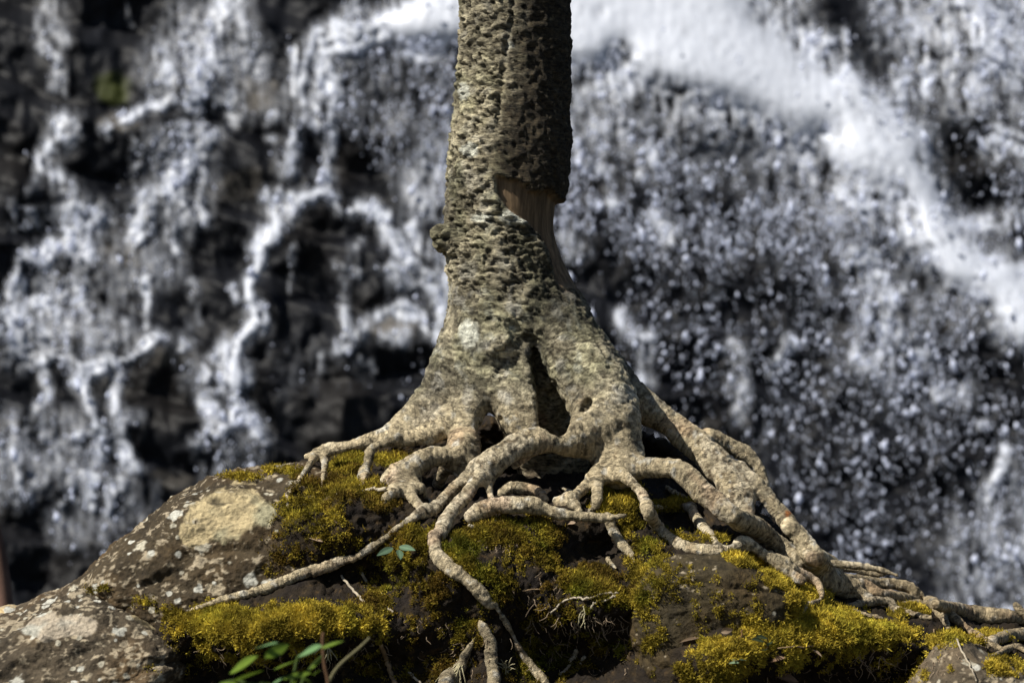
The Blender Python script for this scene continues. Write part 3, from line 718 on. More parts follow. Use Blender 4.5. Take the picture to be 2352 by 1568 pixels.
chains = []
def chain(view, pts, y=None, k=None, lie=0.5, name='root', free=False):
    """pts: (x, y, r[, depth]) in the view; depth given per point, or y for all, or None to lie on the surface"""
    P = toF(view, pts)
    out = []
    for p in P:
        d = p[3] if len(p) > 3 else y
        r = p[2] * 1.063e-3
        if not free:
            hits = [surf(p[0] + ox, p[1] + oy) for ox, oy in ((0, 0), (7, 0), (-7, 0), (0, 7), (0, -7))]
            if hits[0][0] is not None and (d is None or d > hits[0][0].y - r * lie):
                n = Vector((0, 0, 0))
                for h_, n_ in hits:
                    if h_ is not None: n += n_ if n_.y < .3 else Vector((0, 0, 0))
                n = n.normalized()
                w = hits[0][0] + n * r * lie
                out.append((w.x, w.y, w.z, r * (w.y - CAMY) / -CAMY))
                continue
        if d is None:
            d = out[-1][1] if out else -.3
        kk = (d - CAMY) / -CAMY
        w = fw(p[0], p[1], d)
        out.append((w[0], w[1], w[2], r * kk))
    A = np.array(out)
    if not free and len(A) > 4:
        for _ in range(2):                              # roots bridge small dips instead of following every lump
            y2 = A[:, 1].copy(); y2[1:-1] = .25 * A[:-2, 1] + .5 * A[1:-1, 1] + .25 * A[2:, 1]
            y2 = np.minimum(y2, A[:, 1] + .004)
            A[:, [0, 2]] *= ((y2 - CAMY) / (A[:, 1] - CAMY))[:, None]
            A[:, 1] = y2
    chains.append((A, k, name))

chain('F', [(1186, -260, 112, .0), (1184, -60, 117, .0), (1184, 60, 118, .0), (1180, 180, 121, .0), (1172, 300, 126, .0), (1160, 420, 126, .0), (1153, 520, 122, .0), (1154, 600, 122, -.005), (1164, 680, 126, -.005), (1178, 750, 128, .01), (1188, 800, 116, .03), (1218, 880, 104, .085), (1250, 970, 95, .17), (1270, 1050, 90, .22)], name='trunk', free=True)
# left legs
chain('Z3', [(1900, -560, 330, -.02), (1690, -260, 260, -.05), (1500, 20, 190, -.08), (1330, 190, 150, -.10), (1150, 310, 105, -.12), (980, 410, 78, -.13), (800, 450, 60, -.12), (640, 490, 46, -.10), (520, 500, 44, -.09), (450, 545, 34, -.08)], k=.05)
chain('Z3', [(470, 560, 34, -.09), (400, 570, 28, -.10), (335, 572, 22, -.11)], k=.02)
chain('Z3', [(420, 560, 28, -.09), (385, 610, 27, -.10), (345, 690, 26), (290, 770, 26), (235, 855, 23), (190, 910, 18)], k=.02)
chain('Z3', [(505, 540, 34, -.10), (500, 650, 26, -.13), (482, 760, 23), (465, 880, 18)], k=.02)
chain('Z3', [(1100, 405, 26, -.17), (1010, 455, 36, -.17), (900, 500, 52, -.17), (880, 570, 50, -.18), (860, 640, 42, -.19), (825, 705, 44, -.20), (800, 765, 33, -.21), (750, 820, 14)], k=.025)
chain('Z3', [(840, 720, 32, -.20), (830, 780, 28, -.21), (815, 830, 20)], k=.02)
chain('Z3', [(1540, 260, 95, -.14), (1420, 370, 85, -.15), (1240, 430, 58, -.15), (1080, 440, 40, -.15)], k=.04)
chain('Z3', [(1950, -420, 300, -.04), (1800, -60, 190, -.10), (1730, 160, 140, -.13), (1690, 330, 108, -.16), (1690, 440, 98, -.18), (1650, 530, 92, -.20), (1540, 570, 84, -.22), (1400, 575, 84, -.24), (1260, 640, 82, -.26), (1140, 720, 100, -.27), (1070, 770, 88, -.27), (1040, 800, 60, -.27)], k=.03)
chain('Z3', [(1130, 800, 80, -.27), (1090, 870, 66, -.28), (1050, 915, 54, -.29), (1010, 970, 40, -.29), (1000, 1000, 26, -.29)], k=.03)
chain('Z3', [(1690, 480, 85, -.19), (1730, 570, 76, -.2), (1740, 660, 58, -.21), (1660, 740, 36, -.2)], k=.04)
chain('Z3', [(1560, 600, 70, -.17), (1500, 720, 60, -.13), (1460, 800, 40, -.1)], k=.05)
chain('Z3', [(1270, 790, 52, -.25), (1235, 900, 48, -.26), (1285, 1000, 38, -.27), (1310, 1060, 30)], k=.03)
chain('Z3', [(1300, 850, 38, -.26), (1350, 930, 31, -.27), (1395, 985, 24)], k=.02)
# short leg in the middle and the cleft
chain('F', [(1145, 760, 105, -.03), (1166, 860, 80, -.08), (1196, 940, 56, -.13), (1218, 995, 42, -.15)], k=.025, free=True)
# right central leg
chain('F', [(1185, 610, 95, .0), (1232, 690, 94, -.02), (1300, 790, 84, -.07), (1366, 885, 80, -.13), (1400, 960, 70, -.18), (1414, 1005, 59, -.20), (1420, 1045, 55, -.22), (1426, 1080, 44, -.24)], k=.05, free=True)
# big arch to the left, splitting in two
chain('F', [(1372, 985, 62, -.21), (1320, 1005, 44, -.25), (1260, 1010, 33, -.28), (1200, 1022, 30, -.31), (1150, 1045, 28, -.33), (1112, 1078, 26, -.34)], k=.035, free=True)
chain('Z3', [(1800, 640, 50, -.335), (1640, 800, 48, -.35), (1500, 945, 48, -.37), (1400, 1030, 48, -.38), (1290, 1105, 42), (1180, 1170, 32), (1100, 1220, 29), (980, 1285, 27), (850, 1350, 29), (750, 1402, 32), (650, 1442, 33), (520, 1510, 31), (400, 1560, 28)], k=.025, lie=1.3)
chain('F', [(782, 1282, 9.5), (760, 1290, 11), (680, 1325, 11.5), (600, 1354, 11), (540, 1374, 9.5), (480, 1386, 7), (440, 1402, 5)], k=.015, lie=.9)
chain('Z3', [(1920, 610, 54, -.345), (1800, 760, 53, -.37), (1700, 900, 53, -.39), (1600, 1020, 56, -.41), (1520, 1130, 60, -.43), (1475, 1220, 62), (1432, 1310, 60), (1450, 1400, 57), (1530, 1480, 52), (1620, 1550, 40)], k=.025)
chain('Z7', [(290, 400, 34), (350, 460, 34), (430, 530, 45), (520, 600, 54), (600, 680, 58), (645, 750, 44)], k=.02)
chain('Z7', [(578, 880, 12), (605, 950, 40), (640, 1060, 45), (660, 1200, 50), (690, 1350, 50), (712, 1480, 50)], k=.02, lie=.8)
chain('Z7', [(535, 1030, 14), (480, 1150, 42), (400, 1280, 58), (330, 1400, 66), (300, 1470, 66)], k=.02, lie=.8)
chain('Z7', [(700, 750, 14), (760, 860, 26), (830, 1010, 28), (900, 1130, 30), (960, 1240, 32), (1030, 1340, 36), (1100, 1420, 36)], k=.015, lie=.9)
# hanging root and the pale log root
chain('Z3', [(1930, 620, 48, -.33), (1905, 760, 36, -.35), (1905, 880, 36, -.37), (1945, 975, 34, -.4)], k=.025, free=True)
chain('Z3', [(1740, 1085, 60), (1850, 1020, 68), (2000, 975, 66), (2150, 980, 68), (2270, 985, 62)], y=-.42, k=.02, lie=.7)
chain('Z4', [(20, 895, 56), (130, 892, 56), (250, 922, 50), (370, 952, 48), (500, 972, 42), (640, 982, 38), (760, 985, 32), (865, 965, 22)], y=-.42, k=.02, lie=.7)
chain('Z4', [(730, 995, 40), (790, 1090, 40), (850, 1190, 38), (910, 1280, 30), (938, 1335, 13)], k=.015, lie=.9)
# right-hand long roots
chain('Z4', [(760, 560, 95, -.24), (950, 590, 76, -.27), (1100, 600, 74, -.30), (1240, 605, 80, -.33), (1340, 665, 80, -.35), (1450, 770, 85, -.37), (1560, 870, 88, -.39), (1700, 980, 84, -.41), (1850, 1090, 80), (2000, 1200, 74), (2120, 1290, 68), (2195, 1360, 62)], k=.035)
chain('Z8', [(880, 310, 50), (960, 390, 52), (1050, 440, 70), (1150, 480, 76), (1270, 530, 56), (1350, 570, 40)], k=.03)
chain('Z4', [(700, 670, 55, -.27), (800, 655, 45, -.30), (900, 695, 44, -.32), (975, 770, 44, -.34), (1018, 860, 44, -.37), (1050, 950, 45, -.4), (1090, 1050, 47), (1170, 1140, 50), (1280, 1212, 50), (1400, 1240, 54), (1530, 1250, 50), (1650, 1240, 44), (1780, 1220, 44)], k=.025)
chain('Z4', [(1740, 1225, 44), (1800, 1228, 46), (1880, 1290, 45), (2000, 1380, 47), (2100, 1450, 45), (2200, 1520, 45)], k=.02, lie=1.7)
chain('Z8', [(690, 300, 32), (770, 345, 34), (860, 405, 35), (950, 452, 34), (1020, 500, 28), (1032, 570, 22), (985, 620, 19), (900, 680, 16), (850, 740, 12), (820, 765, 8)], k=.015, lie=1.8)
chain('Z4', [(650, 660, 50, -.28), (655, 760, 42, -.31), (652, 850, 36, -.35), (640, 935, 34)], k=.02)
chain('Z4', [(635, 830, 20, -.34), (605, 900, 15), (590, 945, 12)], k=.012)
chain('Z4', [(650, 650, 44, -.27), (560, 740, 38, -.28), (480, 820, 44, -.31), (420, 860, 62, -.34), (360, 880, 46)], k=.02)
chain('Z4', [(450, 850, 52, -.33), (505, 910, 36, -.36), (510, 950, 26)], k=.02)
chain('F', [(1270, 735, 70, .03), (1384, 846, 50, .03), (1446, 908, 40, .01), (1524, 964, 31, .0), (1594, 1018, 33, -.02), (1646, 1068, 36, -.05), (1682, 1114, 34, -.08), (1704, 1160, 29, -.11), (1713, 1195, 18, -.13)], k=.04, free=True)
chain('Z4', [(1500, 370, 80, .03), (1680, 436, 64, .04), (1800, 508, 70, .04), (1900, 612, 54, .03), (1935, 720, 40, .02)], k=.012, free=True)
chain('Z4', [(1760, 600, 50, -.05), (1820, 670, 58, -.08), (1900, 760, 60, -.10), (1980, 860, 66), (2060, 960, 68), (2130, 1050, 68), (2190, 1150, 62)], k=.025)
chain('Z8', [(860, 90, 54), (900, 140, 56), (955, 205, 62), (1020, 290, 68), (1080, 370, 70), (1135, 430, 60), (1180, 480, 50)], k=.025)
for pts in ([(1110, 350, 38), (1250, 358, 40), (1360, 378, 36), (1455, 390, 24)], [(1130, 440, 48), (1280, 448, 40), (1420, 458, 44), (1550, 460, 48), (1640, 490, 44), (1695, 520, 28)],
            [(1200, 490, 56), (1320, 505, 56), (1450, 548, 44), (1600, 570, 40), (1700, 582, 36), (1760, 602, 46), (1800, 660, 44), (1842, 710, 34), (1862, 752, 18)],
            [(1240, 620, 26), (1350, 592, 34), (1480, 592, 36), (1522, 640, 36), (1620, 660, 35), (1745, 690, 28)], [(1270, 640, 18), (1360, 665, 15), (1450, 680, 12)],
            [(1750, 600, 46), (1880, 690, 46), (2000, 770, 35), (2100, 838, 28), (2205, 882, 18)], [(1790, 590, 38), (1900, 640, 48), (2050, 688, 64), (2150, 698, 62), (2260, 700, 55), (2370, 720, 50)],
            [(2150, 930, 20), (2230, 885, 25), (2310, 868, 20), (2370, 900, 18)], [(2150, 840, 36), (2250, 802, 48), (2370, 800, 50)], [(2300, 590, 24), (2330, 630, 36), (2375, 670, 40)],
            [(2030, 850, 14), (2110, 870, 14), (2190, 900, 12)]):
    chain('Z8', [(x_, y_, r_ * .8) for x_, y_, r_ in pts], k=.007, lie=.9)
chain('Z4', [(1080, 905, 16), (1200, 915, 15), (1300, 905, 19), (1370, 922, 24)], k=.015, lie=.7)
chain('Z4', [(1370, 920, 26), (1440, 1020, 34), (1500, 1090, 36), (1560, 1190, 28)], k=.015, lie=.9)
for v_, pts, y_ in (('Z8', [(1130, 325, 20), (1300, 342, 22), (1450, 370, 18), (1540, 402, 12)], None), ('Z8', [(1480, 515, 17), (1600, 542, 18), (1700, 560, 14)], None), ('Z8', [(1560, 605, 18), (1640, 592, 22), (1740, 580, 22)], None),
                    ('Z3', [(192, 900, 16), (182, 960, 14), (186, 1010, 9)], None), ('Z3', [(960, 905, 20), (1040, 862, 26)], None), ('Z7', [(1625, 395, 18), (1660, 430, 24), (1695, 465, 14)], None),
                    ('Z3', [(2010, 880, 44), (2080, 840, 42), (2160, 858, 38), (2235, 872, 30)], -.24), ('Z4', [(0, 745, 36), (100, 752, 40), (200, 800, 36), (265, 862, 20)], -.24), ('Z4', [(380, 760, 13), (470, 795, 13), (590, 800, 10)], None),
                    ('Z3', [(2110, 650, 28), (2165, 605, 26), (2240, 570, 22)], -.29), ('Z8', [(1900, 640, 22), (1990, 655, 20), (2080, 650, 16)], None), ('Z8', [(2050, 780, 14), (2140, 800, 16), (2240, 790, 14)], None),
                    ('Z4', [(1180, 760, 22), (1260, 820, 26), (1340, 850, 20)], None), ('Z4', [(1830, 1080, 24), (1960, 1200, 26), (2090, 1310, 22), (2190, 1390, 18)], None)):
    chain(v_, pts, y=y_, k=.008, lie=.8)
# little burr on the left of the trunk
chain('F', [(1045, 552, 30, -.05), (1022, 546, 20, -.06), (1008, 536, 12, -.065)], k=.02, name='burr', free=True)

for ci, (P, k, name) in enumerate(chains):
    Q = catmull(P, 6)
    Q[:, 3] = np.maximum(Q[:, 3], .004)
    seg = np.linalg.norm(np.diff(Q[:, :3], axis=0), axis=1)
    arc = np.concatenate([[0], np.cumsum(seg)])
    mg = .05
    lo = (Q[:, :3] - Q[:, 3:]).min(0) - mg; hi = (Q[:, :3] + Q[:, 3:]).max(0) + mg
    a = [max(0, int((lo[i] - (X0, Y0, Z0)[i]) / H)) for i in range(3)]
    b_ = [min((nx, ny, nz)[i], int((hi[i] - (X0, Y0, Z0)[i]) / H) + 2) for i in range(3)]
    if any(b_[i] <= a[i] for i in range(3)): continue
    loc = np.full([b_[i] - a[i] for i in range(3)], .2, np.float32)
    lt = np.zeros_like(loc)
    for s in range(len(Q) - 1):
        p, r0, q_, r1 = Q[s, :3], Q[s, 3], Q[s + 1, :3], Q[s + 1, 3]
        l2 = np.minimum(p - r0, q_ - r1) - mg; h2 = np.maximum(p + r0, q_ + r1) + mg
        aa = [max(a[i], int((l2[i] - (X0, Y0, Z0)[i]) / H)) for i in range(3)]
        bb = [min(b_[i], int((h2[i] - (X0, Y0, Z0)[i]) / H) + 2) for i in range(3)]
        if any(bb[i] <= aa[i] for i in range(3)): continue
        gx_, gy_, gz_ = [ax[i][aa[i]:bb[i]].astype(np.float32) for i in range(3)]
        pv = (q_ - p); L2 = max(float(pv @ pv), 1e-10)
        dx = (gx_ - p[0])[:, None, None]; dy = (gy_ - p[1])[None, :, None]; dz = (gz_ - p[2])[None, None, :]
        tt = np.clip((dx * pv[0] + dy * pv[1] + dz * pv[2]) / L2, 0, 1).astype(np.float32)
        d = np.sqrt((dx - tt * pv[0]) ** 2 + (dy - tt * pv[1]) ** 2 + (dz - tt * pv[2]) ** 2) - (r0 + (r1 - r0) * tt)
        sl_ = tuple(slice(aa[i] - a[i], bb[i] - a[i]) for i in range(3))
        better = d < loc[sl_]
        lt[sl_] = np.where(better, arc[s] + tt * seg[s], lt[sl_])
        loc[sl_] = np.where(better, d, loc[sl_])
    sl_ = tuple(slice(a[i], b_[i]) for i in range(3))
    cur = SD[sl_]
    better = loc < cur
    ID[sl_] = np.where(better, ci, ID[sl_])
    TT[sl_] = np.where(better, lt, TT[sl_])
    k = k or .04
    h = np.maximum(k - np.abs(cur - loc), 0) / k
    SD[sl_] = np.minimum(cur, loc) - h * h * k * .25

# hollows: the cleft between the two legs, knot holes, pits
for pts in ([[(1226, 790, 9, -.165), (1240, 850, 16, -.175), (1256, 900, 20, -.18), (1268, 945, 26, -.19), (1272, 978, 27, -.20)], [(1158, 828, 32, -.165), (1186, 836, 20, -.16)], [(1150, 880, 22, -.185)], [(1180, 748, 15, -.155), (1184, 762, 12, -.16)], [(1212, 790, 24, -.15)],
            [(1088, 660, 8, -.125), (1092, 676, 7, -.125)], [(1352, 930, 12, -.22), (1352, 960, 10, -.235)], [(1300, 745, 12, -.12)], [(1055, 905, 14, -.17)]]):
    Q = catmull([(*fw(p[0], p[1], p[3]), p[2] * 1.063e-3) for p in pts], 4) if len(pts) > 1 else np.array([(*fw(p[0], p[1], p[3]), p[2] * 1.063e-3) for p in pts])
    if pts[0][2] == 9 and len(pts) == 5:
        Q = np.vstack([Q + np.array([0, dy, 0, 0]) for dy in (-.07, -.035, 0, .035, .07, .10)])
    for q_ in Q:
        a = [max(0, int((q_[i] - q_[3] - .03 - (X0, Y0, Z0)[i]) / H)) for i in range(3)]
        b_ = [min((nx, ny, nz)[i], int((q_[i] + q_[3] + .03 - (X0, Y0, Z0)[i]) / H) + 1) for i in range(3)]
        sl_ = tuple(slice(a[i], b_[i]) for i in range(3))
        dd = np.sqrt(((ax[0][sl_[0]] - q_[0]) ** 2)[:, None, None] + ((ax[1][sl_[1]] - q_[1]) ** 2)[None, :, None] + ((ax[2][sl_[2]] - q_[2]) ** 2)[None, None]) - q_[3]
        cur = SD[sl_]
        h = np.maximum(.018 - np.abs(cur + dd), 0) / .018
        SD[sl_] = np.maximum(cur, -dd) + h * h * .018 * .25

def surface_nets(f):
    s = f < 0
    c = np.zeros(np.array(f.shape) - 1, np.int8)
    for dx in (0, 1):
        for dy in (0, 1):
            for dz in (0, 1):
                c += s[dx:s.shape[0] - 1 + dx, dy:s.shape[1] - 1 + dy, dz:s.shape[2] - 1 + dz]
    act = (c > 0) & (c < 8)
    idx = np.argwhere(act)
    vid = np.full(act.shape, -1, np.int32); vid[act] = np.arange(len(idx))
    offs = np.array([(x, y, z) for x in (0, 1) for y in (0, 1) for z in (0, 1)])
    val = np.stack([f[tuple((idx + o).T)] for o in offs], 1)
    acc = np.zeros((len(idx), 3)); cnt = np.zeros(len(idx))
    for i in range(8):
        for j in range(i + 1, 8):
            if np.abs(offs[i] - offs[j]).sum() == 1:
                m = (val[:, i] < 0) != (val[:, j] < 0)
                tt = np.where(m, val[:, i] / np.where(m, val[:, i] - val[:, j], 1), 0)
                acc += np.where(m[:, None], offs[i] + tt[:, None] * (offs[j] - offs[i]), 0); cnt += m
    V = idx + acc / cnt[:, None]
    quads = []
    for axn in range(3):
        u, v = [(1, 2), (2, 0), (0, 1)][axn]
        n = s.shape[axn]
        s0 = np.take(s, range(n - 1), axn) if False else s[tuple(slice(0, n - 1) if q == axn else slice(None) for q in range(3))]
        s1 = s[tuple(slice(1, n) if q == axn else slice(None) for q in range(3))]
        e = np.argwhere(s0 != s1)
        ok = (e[:, u] > 0) & (e[:, v] > 0) & (e[:, u] < s.shape[u] - 1) & (e[:, v] < s.shape[v] - 1)
        e = e[ok]
        flip = s0[tuple(e.T)]
        du = np.zeros(3, int); du[u] = 1; dv = np.zeros(3, int); dv[v] = 1
        qd = np.stack([vid[tuple((e - du - dv).T)], vid[tuple((e - dv).T)], vid[tuple(e.T)], vid[tuple((e - du).T)]], 1)
        qd = np.where(flip[:, None], qd, qd[:, ::-1])
        quads.append(qd)
    F = np.vstack(quads)
    return V, F[(F >= 0).all(1)], idx

Vt, Ft, idx = surface_nets(SD)
vid_id = ID[tuple(idx.T)]; vt = TT[tuple(idx.T)]
near = np.clip(np.round(Vt).astype(int), 0, np.array(SD.shape) - 1)
vid_id = ID[tuple(near.T)]; vt = TT[tuple(near.T)]
Vt = Vt * H + np.array([X0, Y0, Z0])
del SD, ID, TT
Nt = vnormals(Vt, Ft)
px, py = wf(Vt)
fx = px; fy = py
istrunk = np.isin(vid_id, [i for i, c in enumerate(chains) if c[2] == 'trunk'])
barkness = sstep(1010, 860, fy) * sstep(1560, 1420, fx)           # rough bark on the trunk, smoother bark on the roots
# old dead bark hanging on the right of the trunk
wobx = 14 * fbm(Vt * 20, 3, 500)
rough_ = fbm(Vt * 60, 3, 509) * 2
lx = np.interp(fy, [-300, 0, 100, 250, 330, 405], [1200, 1190, 1178, 1163, 1138, 1132])
low = np.interp(fx, [1120, 1140, 1200, 1250, 1285, 1310], [400, 405, 428, 440, 466, 455]) + wobx * 1.0 + 7 * rough_ + 16 * fbm(Vt * 45, 3, 506)
deadm = sstep(-38, 44, fx + wobx * 2.2 + 22 * rough_ - lx) * sstep(4, -4, fy - low)
deadm = np.maximum(deadm, ((Nt[:, 1] > .2) & (fx > 1190)) * sstep(4, -4, fy - low))
deadm = deadm * sstep(1000, 500, fy) * (Vt[:, 2] > .2)
# bare wood under it
lw = np.interp(fy, [395, 410, 450, 480, 505, 540, 600, 640, 690], [1128, 1138, 1142, 1165, 1200, 1236, 1262, 1274, 1300]) + 5 * fbm(Vt * 30, 2, 505)
woodm = sstep(-3, 3, fx - lw) * sstep(-4, 4, fy - low) * sstep(690, 640, fy)
woodm = woodm * sstep(.85, .15, Nt[:, 1])
callus = np.exp(-(((fx - lw) + 16) / 15) ** 2) * sstep(430, 470, fy) * sstep(640, 580, fy)
ang = np.arctan2(Vt[:, 0] + .0, -Vt[:, 1])
slant = Vt[:, 2] + .28 * Vt[:, 0] + .016 * fbm(Vt * 22, 3, 508)
flake = ridged(np.stack([ang * 3.2, slant * 62, Vt[:, 1] * 4], -1), 4, 510)
rough = fbm(Vt * np.array([55, 55, 75]), 4, 511)
upz = sstep(720, 560, fy)
pn = fbm(np.stack([Vt[:, 0] * 19, slant * 52, Vt[:, 1] * 19], -1), 4, 517)
plate = sstep(.0, .17, np.abs(pn)) * (.55 + .45 * sstep(-.25, .3, fbm(Vt * np.array([30, 30, 60]), 3, 519)))
crack = np.exp(-((fx + wobx - lx + 14) / 5) ** 2) * sstep(330, 250, fy)
live = .0125 * plate * (.4 + .6 * upz) + .005 * flake * upz + .003 * rough + .006 * fbm(Vt * np.array([24, 24, 30]), 3, 518) * (1 - upz) - .012 * crack + .006 * fbm(Vt * 18, 3, 512)
dead = .006 * ridged(np.stack([Vt[:, 0] * 45, Vt[:, 1] * 45, Vt[:, 2] * 24], -1), 4, 514) + .007 * fbm(Vt * 48, 4, 515) + .007 * fbm(Vt * 14, 3, 516)
ring = fbm(np.stack([vt * 120, Vt[:, 0] * 24 + vid_id * 3.1, Vt[:, 2] * 24 + Vt[:, 1] * 20], -1), 3, 520)
thin0 = np.array([np.median(c[0][:, 3]) for c in chains])[vid_id]
rootd = .0034 * ring + .0035 * fbm(Vt * 22, 3, 521) + np.clip(.30 * thin0, 0, .012) * fbm(Vt * 15, 2, 524) + .0018 * fbm(Vt * 80, 3, 522) + .004 * fbm(Vt * 9, 2, 523)
pits = -.010 * sstep(.54, .66, fbm(Vt * np.array([17, 17, 22]), 2, 530)) * sstep(1060, 950, fy) * sstep(450, 650, fy)
wooda = .0015 * fbm(np.stack([Vt[:, 0] * 120, Vt[:, 1] * 120, Vt[:, 2] * 9], -1), 3, 540)
D = live * barkness + rootd * (1 - barkness) + pits
D = D * (1 - deadm) + (dead + .006 + .009 * sstep(250, 330, fy) * sstep(1180, 1260, fx)) * deadm
D = D * (1 - woodm) + (wooda - .006 * sstep(680, 520, fy)) * woodm
D = D + .013 * callus * (1 - woodm)
thin = np.array([max(c[0][:, 3].min(), .006) for c in chains])[vid_id]
D = np.where(barkness > .3, D, np.clip(D, -.22 * thin - .004, 9))
# the cleft between the legs
Vt2 = Vt + Nt * D[:, None]

# colours (the bark itself, plus shade painted on the lower right trunk)
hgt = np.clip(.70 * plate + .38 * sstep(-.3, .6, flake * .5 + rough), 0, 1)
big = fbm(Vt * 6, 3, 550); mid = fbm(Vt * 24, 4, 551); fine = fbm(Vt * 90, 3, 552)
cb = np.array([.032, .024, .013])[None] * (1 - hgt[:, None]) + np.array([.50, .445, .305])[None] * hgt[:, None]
whit = (sstep(.10, .34, mid + .45 * big) * (.45 + .55 * sstep(560, 700, fy)))[:, None]
cb = cb * (1 - .75 * whit) + np.array([.50, .475, .40]) * .75 * whit
dark = sstep(.22, .42, fbm(Vt * np.array([30, 30, 38]), 4, 553))[:, None]
cb = cb * (1 - .6 * dark * sstep(560, 660, fy)[:, None])
cb = cb * (.48 + .62 * sstep(-.28, .22, fbm(Vt * np.array([9, 9, 6]), 4, 562)))[:, None]
side_shade = (sstep(1205, 1275, fx + 60 * big + 30 * mid) * sstep(560, 600, fy) * sstep(800, 700, fy))[:, None]  # shaded right side of the lower trunk, painted into the bark colour
cb = cb * (1 - .55 * side_shade)
olive = sstep(-.1, .35, fbm(Vt * 10 + 2, 3, 554))[:, None]
cb = cb * (1 - olive * np.array([.12, .08, .16]))
cr = np.array([.43, .355, .225])[None] * (1 + .45 * ring[:, None] + .4 * mid[:, None])
pale = sstep(.0, .40, big + .6 * mid)[:, None]
cr = cr * (1 - .6 * pale) + np.array([.61, .535, .395]) * .6 * pale
pink = sstep(.15, .4, fbm(Vt * 8 + 9, 3, 556))[:, None]
cr = cr * (1 - pink * np.array([.0, .10, .12]))
marks = sstep(.26, .40, fbm(np.stack([vt * 75, Vt[:, 0] * 34 + vid_id, Vt[:, 2] * 34 + Vt[:, 1] * 30], -1), 3, 557))[:, None]
cr = cr * (1 - .75 * marks)
flk = sstep(.16, .34, fbm(Vt * np.array([60, 60, 85]), 4, 558) + .35 * big)[:, None]
cr = cr * (1 - .62 * flk * np.array([.95, 1.0, 1.05]))
wp = sstep(.22, .40, fbm(Vt * 34 + 4, 3, 559) - .2 * big)[:, None]
cr = cr * (1 - .6 * wp) + np.array([.58, .56, .49]) * .6 * wp
rn = np.array([((i * 7919) % 17) / 17 for i in range(len(chains))])[vid_id]
cr = cr * (.82 + .3 * rn)[:, None]
dim = (sstep(1850, 2000, fx) * sstep(1280, 1330, fy))[:, None]        # the weathered grey-brown root ends on the right
cr = cr * (1 - .28 * dim * np.array([.9, 1.0, 1.1]))
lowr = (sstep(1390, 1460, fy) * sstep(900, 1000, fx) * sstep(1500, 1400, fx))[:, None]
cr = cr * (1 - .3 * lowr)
bk = barkness[:, None]
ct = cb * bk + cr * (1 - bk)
lich2 = np.zeros(len(Vt))
for (lx_, ly_, rx_, ry_) in [(1072, 212, 13, 22), (1170, 105, 10, 10), (1085, 345, 18, 18), (1180, 500, 34, 20), (1078, 770, 26, 36), (1110, 500, 25, 14)]:
    lich2 = np.maximum(lich2, sstep(1.1, .7, np.hypot((fx - lx_) / rx_, (fy - ly_) / ry_) + .5 * mid))
lich2 = (lich2 * (Nt[:, 1] < 0) * (fy < 860))[:, None]
ct = ct * (1 - lich2) + np.array([.56, .56, .47]) * lich2
cd = np.array([.048, .037, .022])[None] * (1 + .9 * fine[:, None] + .6 * mid[:, None])
tipb = sstep(.22, .5, fbm(Vt * 60, 3, 560))[:, None]
cd = cd * (1 - tipb) + np.array([.19, .15, .09]) * tipb
ct = ct * (1 - deadm[:, None]) + cd * deadm[:, None]
cw = np.array([.13, .088, .050])[None] * (1 + .9 * fbm(np.stack([Vt[:, 0] * 70, Vt[:, 1] * 70, Vt[:, 2] * 5], -1), 3, 561)[:, None])
ct = ct * (1 - woodm[:, None]) + cw * woodm[:, None]
orange = sstep(1.1, .6, np.hypot((fx - 1809) / 9, (fy - 1180) / 9) + .6 * fine)[:, None]
ct = ct * (1 - orange) + np.array([.34, .13, .04]) * orange
ct = np.clip(ct, .006, .8)
Nt2 = vnormals(Vt2, Ft)

tree = link('tree', None, label='pale barked tree trunk on spreading exposed roots gripping the mound', cat='tree')
vcat = vid_id.astype(int).copy()
vcat = np.where(woodm > .5, 1001, np.where(deadm > .5, 1000, vcat))
fc = vcat[Ft[:, 0]]
parts_, extra = [], []
for cid in np.unique(fc):
    Fk = Ft[fc == cid]
    if len(Fk) < 24:
        continue
    if cid < 1000 and chains[cid][2] == 'root':
        lab_ = np.arange(len(Vt))
        while True:                                     # connected pieces of this root
            mn = lab_[Fk].min(1)
            new = lab_.copy()
            for c_ in range(4): np.minimum.at(new, Fk[:, c_], mn)
            new = np.minimum(new, new[new])
            if (new == lab_).all(): break
            lab_ = new
        fl = lab_[Fk[:, 0]]
        ids, cn = np.unique(fl, return_counts=True)
        for i_, c_ in zip(ids, cn):
            if c_ != cn.max() and c_ > 40: extra.append((cid, Fk[fl == i_]))
        Fk = Fk[~np.isin(fl, [i_ for i_, c_ in zip(ids, cn) if c_ != cn.max() and c_ > 40])]
    parts_.append((cid, Fk))
for cid, Fk in parts_ + extra:
    use = np.unique(Fk)
    rem = np.zeros(len(Vt), np.int64); rem[use] = np.arange(len(use))
    nm = 'loose_bark' if cid == 1000 else 'bare_wood' if cid == 1001 else chains[cid][2]
    mt = M_wood if cid == 1001 else M_bark if (cid == 1000 or nm in ('trunk', 'burr')) else M_root
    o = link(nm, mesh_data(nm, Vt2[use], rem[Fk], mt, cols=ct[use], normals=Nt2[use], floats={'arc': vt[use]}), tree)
    if cid == 1000: o['label'] = 'dark crumbling dead bark on the right side of the trunk'
    if cid == 1001: o['label'] = 'smooth bare wood under the lip of the dead bark'
